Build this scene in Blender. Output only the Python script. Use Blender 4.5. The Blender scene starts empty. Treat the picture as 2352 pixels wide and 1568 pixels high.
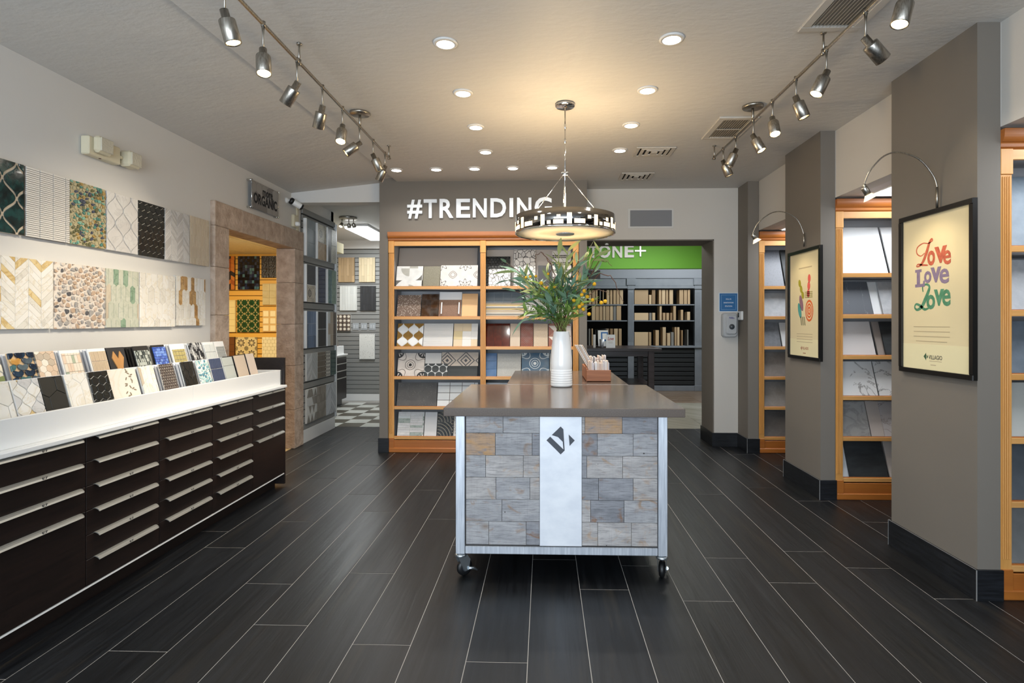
import bpy, math, random
from mathutils import Vector, Matrix

# ---------------------------------------------------------------- camera, world, exposure
sc = bpy.context.scene
COL = sc.collection
PI = math.pi
cam_d = bpy.data.cameras.new('camera')
cam = bpy.data.objects.new('camera', cam_d)
COL.objects.link(cam)
cam.location = (0, 0, 1.37)
cam.rotation_euler = (PI/2, 0, math.atan(40/1300))
cam_d.sensor_width = 36
cam_d.lens = 36*1300/2352
cam_d.shift_x = -34/2352
cam_d.shift_y = -44/2352
cam_d.clip_start = 0.05
sc.camera = cam
sc.view_settings.view_transform = 'Standard'
sc.view_settings.look = 'None'
sc.view_settings.gamma = 1
sc.view_settings.use_curve_mapping = False
sc.view_settings.exposure = -0.3
sc.cycles.sample_clamp_indirect = 6
sc.cycles.max_bounces = 4
sc.cycles.diffuse_bounces = 3
sc.cycles.glossy_bounces = 2
sc.cycles.transmission_bounces = 2
sc.cycles.adaptive_threshold = 0.06
sc.cycles.caustics_reflective = False
sc.cycles.caustics_refractive = False
world = bpy.data.worlds.new('daylight')
sc.world = world
world.use_nodes = True
world.node_tree.nodes['Background'].inputs[0].default_value = (0.75, 0.86, 1.0, 1)
world.node_tree.nodes['Background'].inputs[1].default_value = 1.0

def lamp(kind, name, loc, energy, color=(1, 1, 1), size=0.1, size_y=None, aim=None, spot=None, blend=0.5, parent=None, spread=None):
    d = bpy.data.lights.new(name, kind)
    d.energy = energy
    d.color = color
    if kind == 'AREA':
        d.size = size
        if size_y:
            d.shape = 'RECTANGLE'; d.size_y = size_y
        else:
            d.shape = 'DISK'
        if spread: d.spread = spread
    else:
        d.shadow_soft_size = size
    if kind == 'SPOT':
        d.spot_size = spot; d.spot_blend = blend
    o = bpy.data.objects.new(name, d)
    COL.objects.link(o)
    o.location = loc
    if aim is not None:
        o.rotation_euler = (Vector(aim)-Vector(loc)).to_track_quat('-Z', 'Y').to_euler()
    if parent is not None:
        o.parent = parent
        o.location = Vector(loc)-WO[parent.name]
    return o
WO = {}

# daylight through the storefront glazing behind the camera
lamp('AREA', 'storefront_daylight', (-0.6, -2.06, 1.45), 340, (0.78, 0.89, 1.0), 4.6, 2.3, aim=(-0.3, 6, 1.2))
# daylight in the stone room (roof light) and ceiling light of the side rooms
lamp('AREA', 'stone_room_rooflight', (2.9, 9.75, 3.2), 85, (0.93, 0.97, 1.0), 1.2, 1.5, aim=(1.6, 11.0, 0.9))
lamp('AREA', 'stone_room_ceiling_light', (1.5, 7.8, 2.75), 28, (1.0, 0.96, 0.9), 1.2, 0.6, aim=(1.5, 7.8, 0))
lamp('AREA', 'mosaic_room_ceiling_light', (-4.1, 6.3, 2.33), 120, (1.0, 0.88, 0.64), 0.9, 0.9, aim=(-4.1, 6.6, 0))

# ---------------------------------------------------------------- materials
def lin(h):
    h = h.lstrip('#')
    def f(v):
        v /= 255
        return v/12.92 if v <= .04045 else ((v+.055)/1.055)**2.4
    return tuple(f(int(h[i:i+2], 16)) for i in (0, 2, 4))+(1,)

class NT:
    """small wrapper for node graphs"""
    def __init__(s, name):
        m = bpy.data.materials.new(name)
        m.use_nodes = True
        s.m, s.t = m, m.node_tree
        s.b = s.t.nodes['Principled BSDF']
    def n(s, k, **p):
        x = s.t.nodes.new(k)
        for a, v in p.items(): setattr(x, a, v)
        return x
    def l(s, a, b): s.t.links.new(a, b)
    def put(s, sock, v):
        if isinstance(v, (int, float)): sock.default_value = v
        elif isinstance(v, tuple): sock.default_value = v
        else: s.l(v, sock)
    def math(s, op, a, b=0.0, c=0.0):
        x = s.n('ShaderNodeMath', operation=op)
        s.put(x.inputs[0], a); s.put(x.inputs[1], b)
        if op in ('SMOOTH_MIN', 'COMPARE', 'MULTIPLY_ADD'): s.put(x.inputs[2], c)
        return x.outputs[0]
    def mix(s, f, a, b, mode='MIX'):
        x = s.n('ShaderNodeMix', data_type='RGBA', blend_type=mode)
        s.put(x.inputs[0], f); s.put(x.inputs[6], a); s.put(x.inputs[7], b)
        return x.outputs[2]
    def coord(s, kind='Object', scale=(1, 1, 1), jitter=False):
        tc = s.n('ShaderNodeTexCoord')
        out = tc.outputs[kind]
        if jitter:
            oi = s.n('ShaderNodeObjectInfo')
            v = s.n('ShaderNodeVectorMath', operation='MULTIPLY_ADD')
            s.l(oi.outputs['Random'], v.inputs[0])
            v.inputs[1].default_value = (37.1, 21.3, 53.7)
            s.l(out, v.inputs[2]); out = v.outputs[0]
        mp = s.n('ShaderNodeMapping')
        mp.inputs['Scale'].default_value = scale
        s.l(out, mp.inputs[0])
        return mp.outputs[0]
    def noise(s, vec, scale=5, detail=4, rough=.55, dist=0.0):
        x = s.n('ShaderNodeTexNoise')
        s.l(vec, x.inputs['Vector'])
        x.inputs['Scale'].default_value = scale; x.inputs['Detail'].default_value = detail
        x.inputs['Roughness'].default_value = rough; x.inputs['Distortion'].default_value = dist
        return x.outputs['Fac']
    def vor(s, vec, scale=20, feature='F1', rnd=1.0):
        x = s.n('ShaderNodeTexVoronoi', feature=feature)
        s.l(vec, x.inputs['Vector']); x.inputs['Scale'].default_value = scale
        x.inputs['Randomness'].default_value = rnd
        return x
    def ramp(s, f, lo, hi):
        x = s.n('ShaderNodeMapRange')
        s.put(x.inputs[0], f); x.inputs[1].default_value = lo; x.inputs[2].default_value = hi
        return x.outputs[0]
    def bump(s, h, strength=.2, dist=.01):
        x = s.n('ShaderNodeBump')
        x.inputs['Strength'].default_value = strength; x.inputs['Distance'].default_value = dist
        s.l(h, x.inputs['Height']); s.l(x.outputs[0], s.b.inputs['Normal'])
    def base(s, c, rough=.5, metal=0, coat=0):
        s.put(s.b.inputs['Base Color'], c); s.put(s.b.inputs['Roughness'], rough)
        s.b.inputs['Metallic'].default_value = metal
        s.b.inputs['Coat Weight'].default_value = coat
        return s.m

MC = {}
def pbr(name, col, rough=.5, metal=0, col2=None, ns=6, stretch=(1, 1, 1), lo=.35, hi=.65, bump=0, bs=None, bd=.01, rnd=0, coat=0, coords='Object', detail=4, dist=0.0):
    if name in MC: return MC[name]
    t = NT(name)
    c = lin(col)
    if col2 or bump:
        v = t.coord(coords, stretch, jitter=rnd > 0)
        f = t.noise(v, ns, detail, dist=dist)
        if col2: c = t.mix(t.ramp(f, lo, hi), c, lin(col2))
        if bump: t.bump(t.noise(v, bs, detail) if bs else f, bump, bd)
    if rnd:
        oi = t.n('ShaderNodeObjectInfo')
        hs = t.n('ShaderNodeHueSaturation')
        t.put(hs.inputs['Color'], c)
        t.l(t.math('ADD', t.math('MULTIPLY', oi.outputs['Random'], 2*rnd), 1-rnd), hs.inputs['Value'])
        c = hs.outputs[0]
    MC[name] = t.base(c, rough, metal, coat)
    return MC[name]

def glow(name, col, strength):
    if name in MC: return MC[name]
    t = NT(name)
    t.base(lin(col), .5)
    t.b.inputs['Emission Color'].default_value = lin(col)
    t.b.inputs['Emission Strength'].default_value = strength
    t.m.cycles.emission_sampling = 'NONE'
    MC[name] = t.m
    return t.m

def marble(name, base, vein, scale=6, width=.03, rough=.25, amount=.8, stretch=(1, 1, 1), base2=None):
    if name in MC: return MC[name]
    t = NT(name)
    v = t.coord('UV', stretch, jitter=True)
    n = t.noise(v, scale, 6, .6, 1.2)
    d = t.math('ABSOLUTE', t.math('SUBTRACT', n, .5))
    f = t.math('MULTIPLY', t.ramp(d, width, 0.0), amount)
    b = t.mix(t.ramp(t.noise(v, scale*.6, 3), .35, .65), lin(base), lin(base2 or base))
    MC[name] = t.base(t.mix(f, b, lin(vein)), rough)
    return MC[name]

def speckle(name, base, spots, scale=60, size=.3, rough=.4, base2=None):
    if name in MC: return MC[name]
    t = NT(name)
    v = t.coord('UV', jitter=True)
    vo = t.vor(v, scale)
    f = t.math('LESS_THAN', vo.outputs['Distance'], size)
    b = t.mix(t.ramp(t.noise(v, 9, 4), .35, .65), lin(base), lin(base2 or base))
    MC[name] = t.base(t.mix(f, b, lin(spots)), rough)
    return MC[name]

def wood(name, c1, c2, axis=0, scale=1.0, rough=.45, rnd=.12, coords='Object', c3=None, bump=.15, rvar=0.0):
    """grain running along an axis"""
    if name in MC: return MC[name]
    t = NT(name)
    st = [28*scale]*3; st[axis] = 1.6*scale
    v = t.coord(coords, tuple(st), jitter=True)
    f = t.noise(v, 1.0, 6, .6, .6)
    c = t.mix(t.ramp(f, .3, .7), lin(c1), lin(c2))
    if c3:
        v2 = t.coord(coords, tuple(q*.25 for q in st), jitter=True)
        c = t.mix(t.ramp(t.noise(v2, 1.0, 3, .5, .8), .60, .72), c, lin(c3))
    if rnd:
        oi = t.n('ShaderNodeObjectInfo'); hs = t.n('ShaderNodeHueSaturation')
        t.put(hs.inputs['Color'], c)
        t.l(t.math('ADD', t.math('MULTIPLY', oi.outputs['Random'], 2*rnd), 1-rnd), hs.inputs['Value'])
        c = hs.outputs[0]
    t.bump(f, bump, .003)
    if rvar:
        v3 = t.coord(coords, tuple(q*.12 for q in st), jitter=True)
        rough = t.math('ADD', t.math('MULTIPLY', t.noise(v3, 1.0, 5, .7), 2*rvar), rough-rvar)
    MC[name] = t.base(c, rough)
    return MC[name]

def printed(name, kind, ca, cb, per=.2, cc=None, rough=.4, off=(0, 0)):
    """flat printed decors: repeat of `per` metres in the face's own UV space"""
    if name in MC: return MC[name]
    t = NT(name)
    tc = t.n('ShaderNodeTexCoord')
    sx = t.n('ShaderNodeSeparateXYZ'); t.l(tc.outputs['UV'], sx.inputs[0])
    X = t.math('SUBTRACT', t.math('FRACT', t.math('ADD', t.math('DIVIDE', sx.outputs[0], per), off[0])), .5)
    Y = t.math('SUBTRACT', t.math('FRACT', t.math('ADD', t.math('DIVIDE', sx.outputs[1], per), off[1])), .5)
    ax, ay = t.math('ABSOLUTE', X), t.math('ABSOLUTE', Y)
    r = t.math('SQRT', t.math('ADD', t.math('MULTIPLY', X, X), t.math('MULTIPLY', Y, Y)))
    a = t.math('ARCTAN2', Y, X)
    cx, cy = t.math('SUBTRACT', ax, .5), t.math('SUBTRACT', ay, .5)
    rc = t.math('SQRT', t.math('ADD', t.math('MULTIPLY', cx, cx), t.math('MULTIPLY', cy, cy)))
    lt = lambda p, q: t.math('LESS_THAN', p, q)
    band = lambda p, q, w: lt(t.math('ABSOLUTE', t.math('SUBTRACT', p, q)), w)
    AND = lambda p, q: t.math('MULTIPLY', p, q)
    OR = lambda p, q: t.math('MAXIMUM', p, q)
    NOT = lambda p: t.math('SUBTRACT', 1.0, p)
    second = None
    if kind == 'flower':
        pet = t.math('ADD', .24, t.math('MULTIPLY', t.math('COSINE', t.math('MULTIPLY', a, 8)), .075))
        f = band(r, pet, .018)
        pet2 = t.math('ADD', .14, t.math('MULTIPLY', t.math('COSINE', t.math('MULTIPLY', a, 8)), -.05))
        f = OR(f, band(r, pet2, .014)); f = OR(f, band(r, .06, .01))
        pet3 = t.math('ADD', .2, t.math('MULTIPLY', t.math('COSINE', t.math('MULTIPLY', a, 4)), .06))
        second = OR(band(rc, pet3, .014), band(rc, .09, .016))
    elif kind == 'medallion':
        f = AND(lt(r, .23), NOT(band(t.math('COSINE', t.math('MULTIPLY', a, 4)), 0, .55)))
        f = OR(f, AND(lt(r, .23), band(r, .2, .03)))
        f = OR(f, lt(rc, .06))
        curl = t.math('ADD', .33, t.math('MULTIPLY', t.math('COSINE', t.math('MULTIPLY', a, 4)), -.07))
        second = OR(band(r, curl, .014), OR(band(rc, .2, .012), band(rc, .12, .012)))
    elif kind == 'diamond':
        d = t.math('ADD', ax, ay)
        f = OR(lt(d, .1), OR(band(d, .27, .035), band(d, .46, .03)))
    elif kind == 'dots':
        f = AND(lt(ax, .36), lt(ay, .36))
        rowsel = t.math('FRACT', t.math('MULTIPLY', t.math('FLOOR', t.math('DIVIDE', sx.outputs[1], per)), .25))
        f = AND(f, lt(rowsel, .45))
    elif kind == 'quarter':
        big = AND(NOT(lt(rc, .56)), lt(t.math('MULTIPLY', X, Y), 0.0))
        f = big
        second = AND(lt(rc, .33), NOT(lt(t.math('MULTIPLY', X, Y), 0.0)))
    elif kind == 'star':
        pet = t.math('ADD', .3, t.math('MULTIPLY', t.math('COSINE', t.math('MULTIPLY', a, 8)), .07))
        f = AND(lt(r, pet), NOT(lt(r, t.math('SUBTRACT', pet, .13))))
        second = lt(rc, .2)
    elif kind == 'octo':
        f = lt(r, .32)
        second = OR(lt(rc, .13), AND(band(ax, .5, .1), band(ay, .25, .1)))
    elif kind == 'crackle':
        vv = t.n('ShaderNodeVectorMath', operation='SCALE'); t.l(tc.outputs['UV'], vv.inputs[0]); vv.inputs['Scale'].default_value = 1/per
        vo = t.vor(vv.outputs[0], 1.0, 'DISTANCE_TO_EDGE')
        f = lt(vo.outputs['Distance'], .045)
    elif kind == 'triangle':
        f = AND(lt(ax, ay), lt(Y, 0.0)); second = AND(lt(ay, ax), lt(X, 0.0))
    elif kind == 'stripe':
        f = lt(t.math('FRACT', t.math('DIVIDE', sx.outputs[1], per)), .45)
    elif kind == 'vstripe':
        f = lt(t.math('FRACT', t.math('DIVIDE', sx.outputs[0], per)), .45)
    elif kind == 'weave':
        f = t.math('MODULO', t.math('ADD', t.math('FLOOR', t.math('DIVIDE', sx.outputs[0], per)), t.math('FLOOR', t.math('DIVIDE', sx.outputs[1], per))), 2.0)
        f = t.math('ABSOLUTE', f)
    elif kind == 'swirl':
        f = band(t.math('FRACT', t.math('MULTIPLY', t.math('SQRT', t.math('ADD', t.math('POWER', t.math('ADD', X, .5), 2.0), t.math('POWER', t.math('ADD', Y, .5), 2.0))), 5.0)), .5, .12)
    c = t.mix(f, lin(ca), lin(cb))
    if second is not None: c = t.mix(second, c, lin(cc or cb))
    n = t.noise(t.coord('UV', jitter=True), 14, 4)
    c = t.mix(t.math('MULTIPLY', t.ramp(n, .4, .7), .22), c, (.25, .25, .24, 1))
    MC[name] = t.base(c, rough)
    return MC[name]

# ---------------------------------------------------------------- geometry helpers
class G:
    """collects geometry in world coordinates; build() links it as one mesh object"""
    def __init__(s):
        s.v, s.f, s.uv, s.mi, s.sm = [], [], [], [], []
        s.cur = 0
    def add(s, vs, fs, uvs=None, smooth=False):
        k = len(s.v)
        s.v += [tuple(p) for p in vs]
        s.uv += uvs if uvs else [(p[0]+p[1], p[2]) for p in vs]
        for f in fs:
            s.f.append(tuple(i+k for i in f)); s.mi.append(s.cur); s.sm.append(smooth)
        return s
    def box(s, x0, x1, y0, y1, z0, z1, c=0):
        """box, with chamfered edges when c > 0"""
        if c <= 0:
            vs = [(x, y, z) for z in (z0, z1) for y in (y0, y1) for x in (x0, x1)]
            return s.add(vs, [(0, 2, 3, 1), (4, 5, 7, 6), (0, 1, 5, 4), (2, 6, 7, 3), (0, 4, 6, 2), (1, 3, 7, 5)])
        c = min(c, (x1-x0)*.45, (y1-y0)*.45, (z1-z0)*.45)
        vs, idx = [], {}
        for i, (X, sx) in enumerate(((x0, 1), (x1, -1))):
            for j, (Y, sy) in enumerate(((y0, 1), (y1, -1))):
                for k, (Z, sz) in enumerate(((z0, 1), (z1, -1))):
                    for ax in range(3):
                        idx[i, j, k, ax] = len(vs)
                        vs.append((X+(0 if ax == 0 else sx*c), Y+(0 if ax == 1 else sy*c), Z+(0 if ax == 2 else sz*c)))
        fs = []
        for i in (0, 1):
            fs.append([idx[i, 0, 0, 0], idx[i, 1, 0, 0], idx[i, 1, 1, 0], idx[i, 0, 1, 0]])
            fs.append([idx[0, i, 0, 1], idx[1, i, 0, 1], idx[1, i, 1, 1], idx[0, i, 1, 1]])
            fs.append([idx[0, 0, i, 2], idx[1, 0, i, 2], idx[1, 1, i, 2], idx[0, 1, i, 2]])
        for i in (0, 1):
            for j in (0, 1):
                fs.append([idx[i, j, 0, 0], idx[i, j, 1, 0], idx[i, j, 1, 1], idx[i, j, 0, 1]])
                fs.append([idx[i, 0, j, 0], idx[i, 1, j, 0], idx[i, 1, j, 2], idx[i, 0, j, 2]])
                fs.append([idx[0, i, j, 1], idx[1, i, j, 1], idx[1, i, j, 2], idx[0, i, j, 2]])
                for k in (0, 1):
                    fs.append([idx[i, j, k, 0], idx[i, j, k, 1], idx[i, j, k, 2]])
        cen = Vector(((x0+x1)/2, (y0+y1)/2, (z0+z1)/2))
        out = []
        for f in fs:
            a, b, d = (Vector(vs[q]) for q in f[:3])
            n = (b-a).cross(d-a)
            m = sum((Vector(vs[q]) for q in f), Vector())/len(f)
            out.append(tuple(f) if n.dot(m-cen) > 0 else tuple(reversed(f)))
        return s.add(vs, out)
    def prism(s, poly, fr, h0, h1, inset=0.0, cap0=True):
        """extrude a 2D polygon (counter-clockwise) of frame fr along its normal"""
        O, U, V, N = fr
        n = len(poly)
        cx = sum(p[0] for p in poly)/n; cy = sum(p[1] for p in poly)/n
        vs, uv = [], []
        rings = [(h0, 0), (h1-(inset if inset else 0), 0)] + ([(h1, inset)] if inset else [])
        for h, ins in rings:
            for p in poly:
                q = p
                if ins:
                    dx, dy = p[0]-cx, p[1]-cy
                    d = math.hypot(dx, dy) or 1
                    k = max(0, 1-ins/d); q = (cx+dx*k, cy+dy*k)
                vs.append(O+U*q[0]+V*q[1]+N*h); uv.append(q)
        fs = []
        for r in range(len(rings)-1):
            for i in range(n):
                j = (i+1) % n
                fs.append((r*n+i, r*n+j, (r+1)*n+j, (r+1)*n+i))
        k = (len(rings)-1)*n
        fs.append(tuple(range(k, k+n)))
        if cap0: fs.append(tuple(reversed(range(n))))
        return s.add(vs, fs, uv)
    def rect(s, fr, x0, x1, y0, y1, h0, h1, inset=0.0):
        return s.prism([(x0, y0), (x1, y0), (x1, y1), (x0, y1)], fr, h0, h1, inset)
    def tube(s, pts, r, n=10, caps=True):
        pts = [Vector(p) for p in pts]
        if not hasattr(r, '__len__'): r = [r]*len(pts)
        vs, fs = [], []
        prev = None
        for i, p in enumerate(pts):
            d = (pts[min(i+1, len(pts)-1)]-pts[max(i-1, 0)]).normalized()
            if prev is None:
                a = d.cross(Vector((0, 0, 1)))
                if a.length < 1e-3: a = d.cross(Vector((1, 0, 0)))
            else:
                a = prev-d*prev.dot(d)
            a.normalize(); prev = a
            b = d.cross(a)
            for k in range(n):
                t = 2*PI*k/n
                vs.append(p+(a*math.cos(t)+b*math.sin(t))*r[i])
        for i in range(len(pts)-1):
            for k in range(n):
                j = (k+1) % n
                fs.append((i*n+k, i*n+j, (i+1)*n+j, (i+1)*n+k))
        s.add(vs, fs, smooth=True)
        if caps:
            m = len(s.v)-len(vs)
            s.f.append(tuple(m+k for k in reversed(range(n)))); s.mi.append(s.cur); s.sm.append(False)
            m += (len(pts)-1)*n
            s.f.append(tuple(m+k for k in range(n))); s.mi.append(s.cur); s.sm.append(False)
        return s
    def lathe(s, prof, base, axis=(0, 0, 1), n=32, smooth=True, close=False):
        """profile of (radius, height) pairs turned about an axis through base"""
        ax = Vector(axis).normalized(); base = Vector(base)
        a = ax.cross(Vector((0, 1, 0)))
        if a.length < 1e-3: a = ax.cross(Vector((1, 0, 0)))
        a.normalize(); b = ax.cross(a)
        vs, fs = [], []
        for r, h in prof:
            for k in range(n):
                t = 2*PI*k/n
                vs.append(base+ax*h+(a*math.cos(t)+b*math.sin(t))*r)
        m = len(prof)
        for i in range(m-1 + (1 if close else 0)):
            i2 = (i+1) % m
            for k in range(n):
                j = (k+1) % n
                fs.append((i*n+k, i*n+j, i2*n+j, i2*n+k))
        if not close:
            if prof[0][0] > 1e-6: fs.append(tuple(reversed(range(n))))
            if prof[-1][0] > 1e-6: fs.append(tuple((m-1)*n+k for k in range(n)))
        return s.add(vs, fs, smooth=smooth)
    def build(s, name, mat, parent=None, org=None):
        if parent is not None: org = WO[parent.name]
        elif org is None:
            xs, ys, zs = zip(*s.v)
            org = Vector(((min(xs)+max(xs))/2, (min(ys)+max(ys))/2, min(zs)))
        org = Vector(org)
        me = bpy.data.meshes.new(name)
        me.from_pydata([Vector(p)-org for p in s.v], [], s.f)
        uvl = me.uv_layers.new(name='UVMap')
        flat = []
        for l in me.loops: flat += s.uv[l.vertex_index]
        uvl.data.foreach_set('uv', flat)
        for m in (mat if isinstance(mat, (list, tuple)) else [mat]): me.materials.append(m)
        me.polygons.foreach_set('material_index', s.mi)
        me.polygons.foreach_set('use_smooth', s.sm)
        me.validate(); me.update()
        o = bpy.data.objects.new(name, me)
        COL.objects.link(o)
        if parent is not None: o.parent = parent
        else: o.location = org
        WO[o.name] = org
        return o

def tag(o, label, cat, group=None):
    o['label'] = label; o['category'] = cat
    if group: o['group'] = group
    return o
def thing(name, label, cat, loc, group=None):
    o = bpy.data.objects.new(name, None)
    COL.objects.link(o)
    o.location = loc; o.empty_display_size = .05
    WO[o.name] = Vector(loc)
    return tag(o, label, cat, group)
def struct(o):
    o['kind'] = 'structure'; return o
def anchor(name, loc):
    """an Empty that gathers the pieces of a part of the setting"""
    o = bpy.data.objects.new(name, None); COL.objects.link(o); o.location = loc
    o.empty_display_size = .05; WO[o.name] = Vector(loc); o['kind'] = 'structure'
    return o
def twin(src, delta, parent=None):
    """a copy that shares mesh data, moved by delta (world)"""
    c = src.copy(); COL.objects.link(c)
    c.parent = src.parent if parent is None else parent
    c.location = Vector(src.location)+Vector(delta)
    WO[c.name] = WO[src.name]+Vector(delta)
    return c
def B(name, x0, x1, y0, y1, z0, z1, mat, parent=None, c=0):
    return G().box(x0, x1, y0, y1, z0, z1, c).build(name, mat, parent)

VX, VY, VZ = Vector((1, 0, 0)), Vector((0, 1, 0)), Vector((0, 0, 1))
def fr_left(y, z, x, lean=0.0):      # face looking towards +x (left wall); u runs away from the camera
    V = Vector((-math.sin(lean), 0, math.cos(lean)))
    return (Vector((x, y, z)), VY, V, VY.cross(V))
def fr_back(x, z, y, lean=0.0):      # face looking towards the camera
    V = Vector((0, math.sin(lean), math.cos(lean)))
    return (Vector((x, y, z)), VX, V, VX.cross(V))
def fr_right(y, z, x):               # face looking towards -x (right piers); u runs towards the camera
    return (Vector((x, y, z)), -VY, VZ, -VX)

def text(s, fr, x0, x1, y0, y1, mat, parent, name='lettering', ext=.0006, bold=0.0, shear=0.0, keep=False, h=0.0):
    """flat or raised lettering, fitted into a rectangle of the frame"""
    cu = bpy.data.curves.new(name, 'FONT')
    cu.body = s; cu.size = 1.0; cu.extrude = 0.0; cu.offset = bold; cu.shear = shear
    cu.resolution_u = 3
    o = bpy.data.objects.new(name, cu)
    COL.objects.link(o)
    bpy.context.view_layer.update()
    bb = [Vector(b) for b in o.bound_box]
    mx0, mx1 = min(b.x for b in bb), max(b.x for b in bb)
    my0, my1 = min(b.y for b in bb), max(b.y for b in bb)
    sx = (x1-x0)/max(mx1-mx0, 1e-6); sy = (y1-y0)/max(my1-my0, 1e-6)
    if keep: sx = sy = min(sx, sy)
    cu.extrude = ext/2
    O, U, V, N = fr
    ox = x0-mx0*sx if not keep else (x0+x1)/2-(mx0+mx1)/2*sx
    oy = y0-my0*sy if not keep else (y0+y1)/2-(my0+my1)/2*sy
    P = O+U*ox+V*oy+N*(ext/2+h)-WO[parent.name]
    M = Matrix(((U.x*sx, V.x*sy, N.x, P.x), (U.y*sx, V.y*sy, N.y, P.y), (U.z*sx, V.z*sy, N.z, P.z), (0, 0, 0, 1)))
    bpy.context.view_layer.update()
    me = bpy.data.meshes.new_from_object(o.evaluated_get(bpy.context.evaluated_depsgraph_get()))
    bpy.data.objects.remove(o); bpy.data.curves.remove(cu)
    me.transform(M)
    me.name = name
    me.materials.clear(); me.materials.append(mat)
    o = bpy.data.objects.new(name, me)
    COL.objects.link(o)
    o.parent = parent
    WO[o.name] = WO[parent.name]
    return o

# ---------------------------------------------------------------- tile patterns (2D polygons in metres)
def clip(poly, x0, y0, x1, y1):
    for ax, lim, sgn in ((0, x0, 1), (0, x1, -1), (1, y0, 1), (1, y1, -1)):
        out = []
        for i in range(len(poly)):
            a, b = poly[i], poly[(i+1) % len(poly)]
            ia, ib = (a[ax]-lim)*sgn >= 0, (b[ax]-lim)*sgn >= 0
            if ia: out.append(a)
            if ia != ib:
                t = (lim-a[ax])/(b[ax]-a[ax])
                out.append((a[0]+(b[0]-a[0])*t, a[1]+(b[1]-a[1])*t))
        poly = out
        if len(poly) < 3: return None
    area = sum(poly[i][0]*poly[(i+1) % len(poly)][1]-poly[(i+1) % len(poly)][0]*poly[i][1] for i in range(len(poly)))/2
    return poly if area > 1.2e-5 else None
def placed(shape, spots, w, h):
    out = []
    for cx, cy in spots:
        p = clip([(cx+x, cy+y) for x, y in shape], 0, 0, w, h)
        if p: out.append(p)
    return out
def hexes(w, h, r, gap=.004, ox=0, oy=0):
    R = r-gap*.58
    sh = [(R*math.cos(PI/6+PI/3*k), R*math.sin(PI/6+PI/3*k)) for k in range(6)]
    dx, dy = r*math.sqrt(3), r*1.5
    return placed(sh, [(ox+dx*(i+.5*(j % 2)), oy+dy*j) for j in range(-1, int(h/dy)+3) for i in range(-1, int(w/dx)+3)], w, h)
def lanterns(w, h, a, b, gap=.004, n=7, which=2):
    k = 1-gap/a
    q = [(a*k*(1+math.cos(PI*t))/2, b*k*t) for t in [i/n for i in range(n+1)]]
    sh = [(x, -y) for x, y in q[::-1]][:-1]+q[:-1]+[(-x, y) for x, y in q[::-1]][:-1]+[(-x, -y) for x, y in q[:-1]]
    sp = [(2*a*i, 2*b*j) for i in range(-1, int(w/a)) for j in range(-1, int(h/b))]
    sp2 = [(x+a, y+b) for x, y in sp]
    sp = sp+sp2 if which == 2 else (sp2 if which else sp)
    return placed(sh, sp, w, h)
def pickets(w, h, tw, th, gap=.003, rnd=True, ox=0, oy=0):
    a, t = tw/2-gap/2, tw*.42
    e = th/2-t
    if rnd: top = [(a*math.cos(q), e+t*.9*math.sin(q)) for q in [PI*k/8 for k in range(9)]]
    else: top = [(a, e), (0, e+t*.92), (-a, e)]
    sh = top+[(-x, -y) for x, y in top]
    py = th-t*1.05
    return placed(sh, [(ox+tw*(i+.5*(j % 2)), oy+py*j) for j in range(-1, int(h/py)+3) for i in range(-1, int(w/tw)+3)], w, h)
def grid(w, h, tw, th, gap=.003, off=0.0, vert=False):
    out = []
    if vert:
        return [[(y, x) for x, y in p][::-1] for p in grid(h, w, th, tw, gap, off)]
    for j in range(int(h/th)+2):
        for i in range(-1, int(w/tw)+2):
            x = tw*(i+off*(j % 2))
            p = clip([(x+gap/2, j*th+gap/2), (x+tw-gap/2, j*th+gap/2), (x+tw-gap/2, (j+1)*th-gap/2), (x+gap/2, (j+1)*th-gap/2)], 0, 0, w, h)
            if p: out.append(p)
    return out
def chevrons(w, h, cw, th, rise, gap=.002):
    out = []
    for i in range(int(w/cw)+2):
        x0, x1 = i*cw+gap/2, (i+1)*cw-gap/2
        a, b = (0, rise) if i % 2 == 0 else (rise, 0)
        for j in range(-int(rise/th)-2, int(h/th)+2):
            y = j*th
            p = clip([(x0, y+a+gap/2), (x1, y+b+gap/2), (x1, y+b+th-gap/2), (x0, y+a+th-gap/2)], 0, 0, w, h)
            if p: out.append(p)
    return out
def circles(w, h, r, gap=.003, n=16):
    sh = [((r-gap/2)*math.cos(2*PI*k/n), (r-gap/2)*math.sin(2*PI*k/n)) for k in range(n)]
    dy = r*math.sqrt(3)
    return placed(sh, [(2*r*(i+.5*(j % 2)), r*.6+dy*j) for j in range(-1, int(h/dy)+3) for i in range(-1, int(w/(2*r))+3)], w, h)
def scales(w, h, r, gap=.006):
    R = r-gap/2
    sh = [(R*math.cos(q), R*.95*math.sin(q)) for q in [PI+PI*k/10 for k in range(11)]]
    sh += [(R*.62, R*.28), (0, R*.05), (-R*.62, R*.28)]
    dy = r*.98
    return placed(sh, [(2*r*(i+.5*(j % 2)), dy*j+r*.4) for j in range(-1, int(h/dy)+3) for i in range(-1, int(w/(2*r))+3)], w, h)
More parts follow.
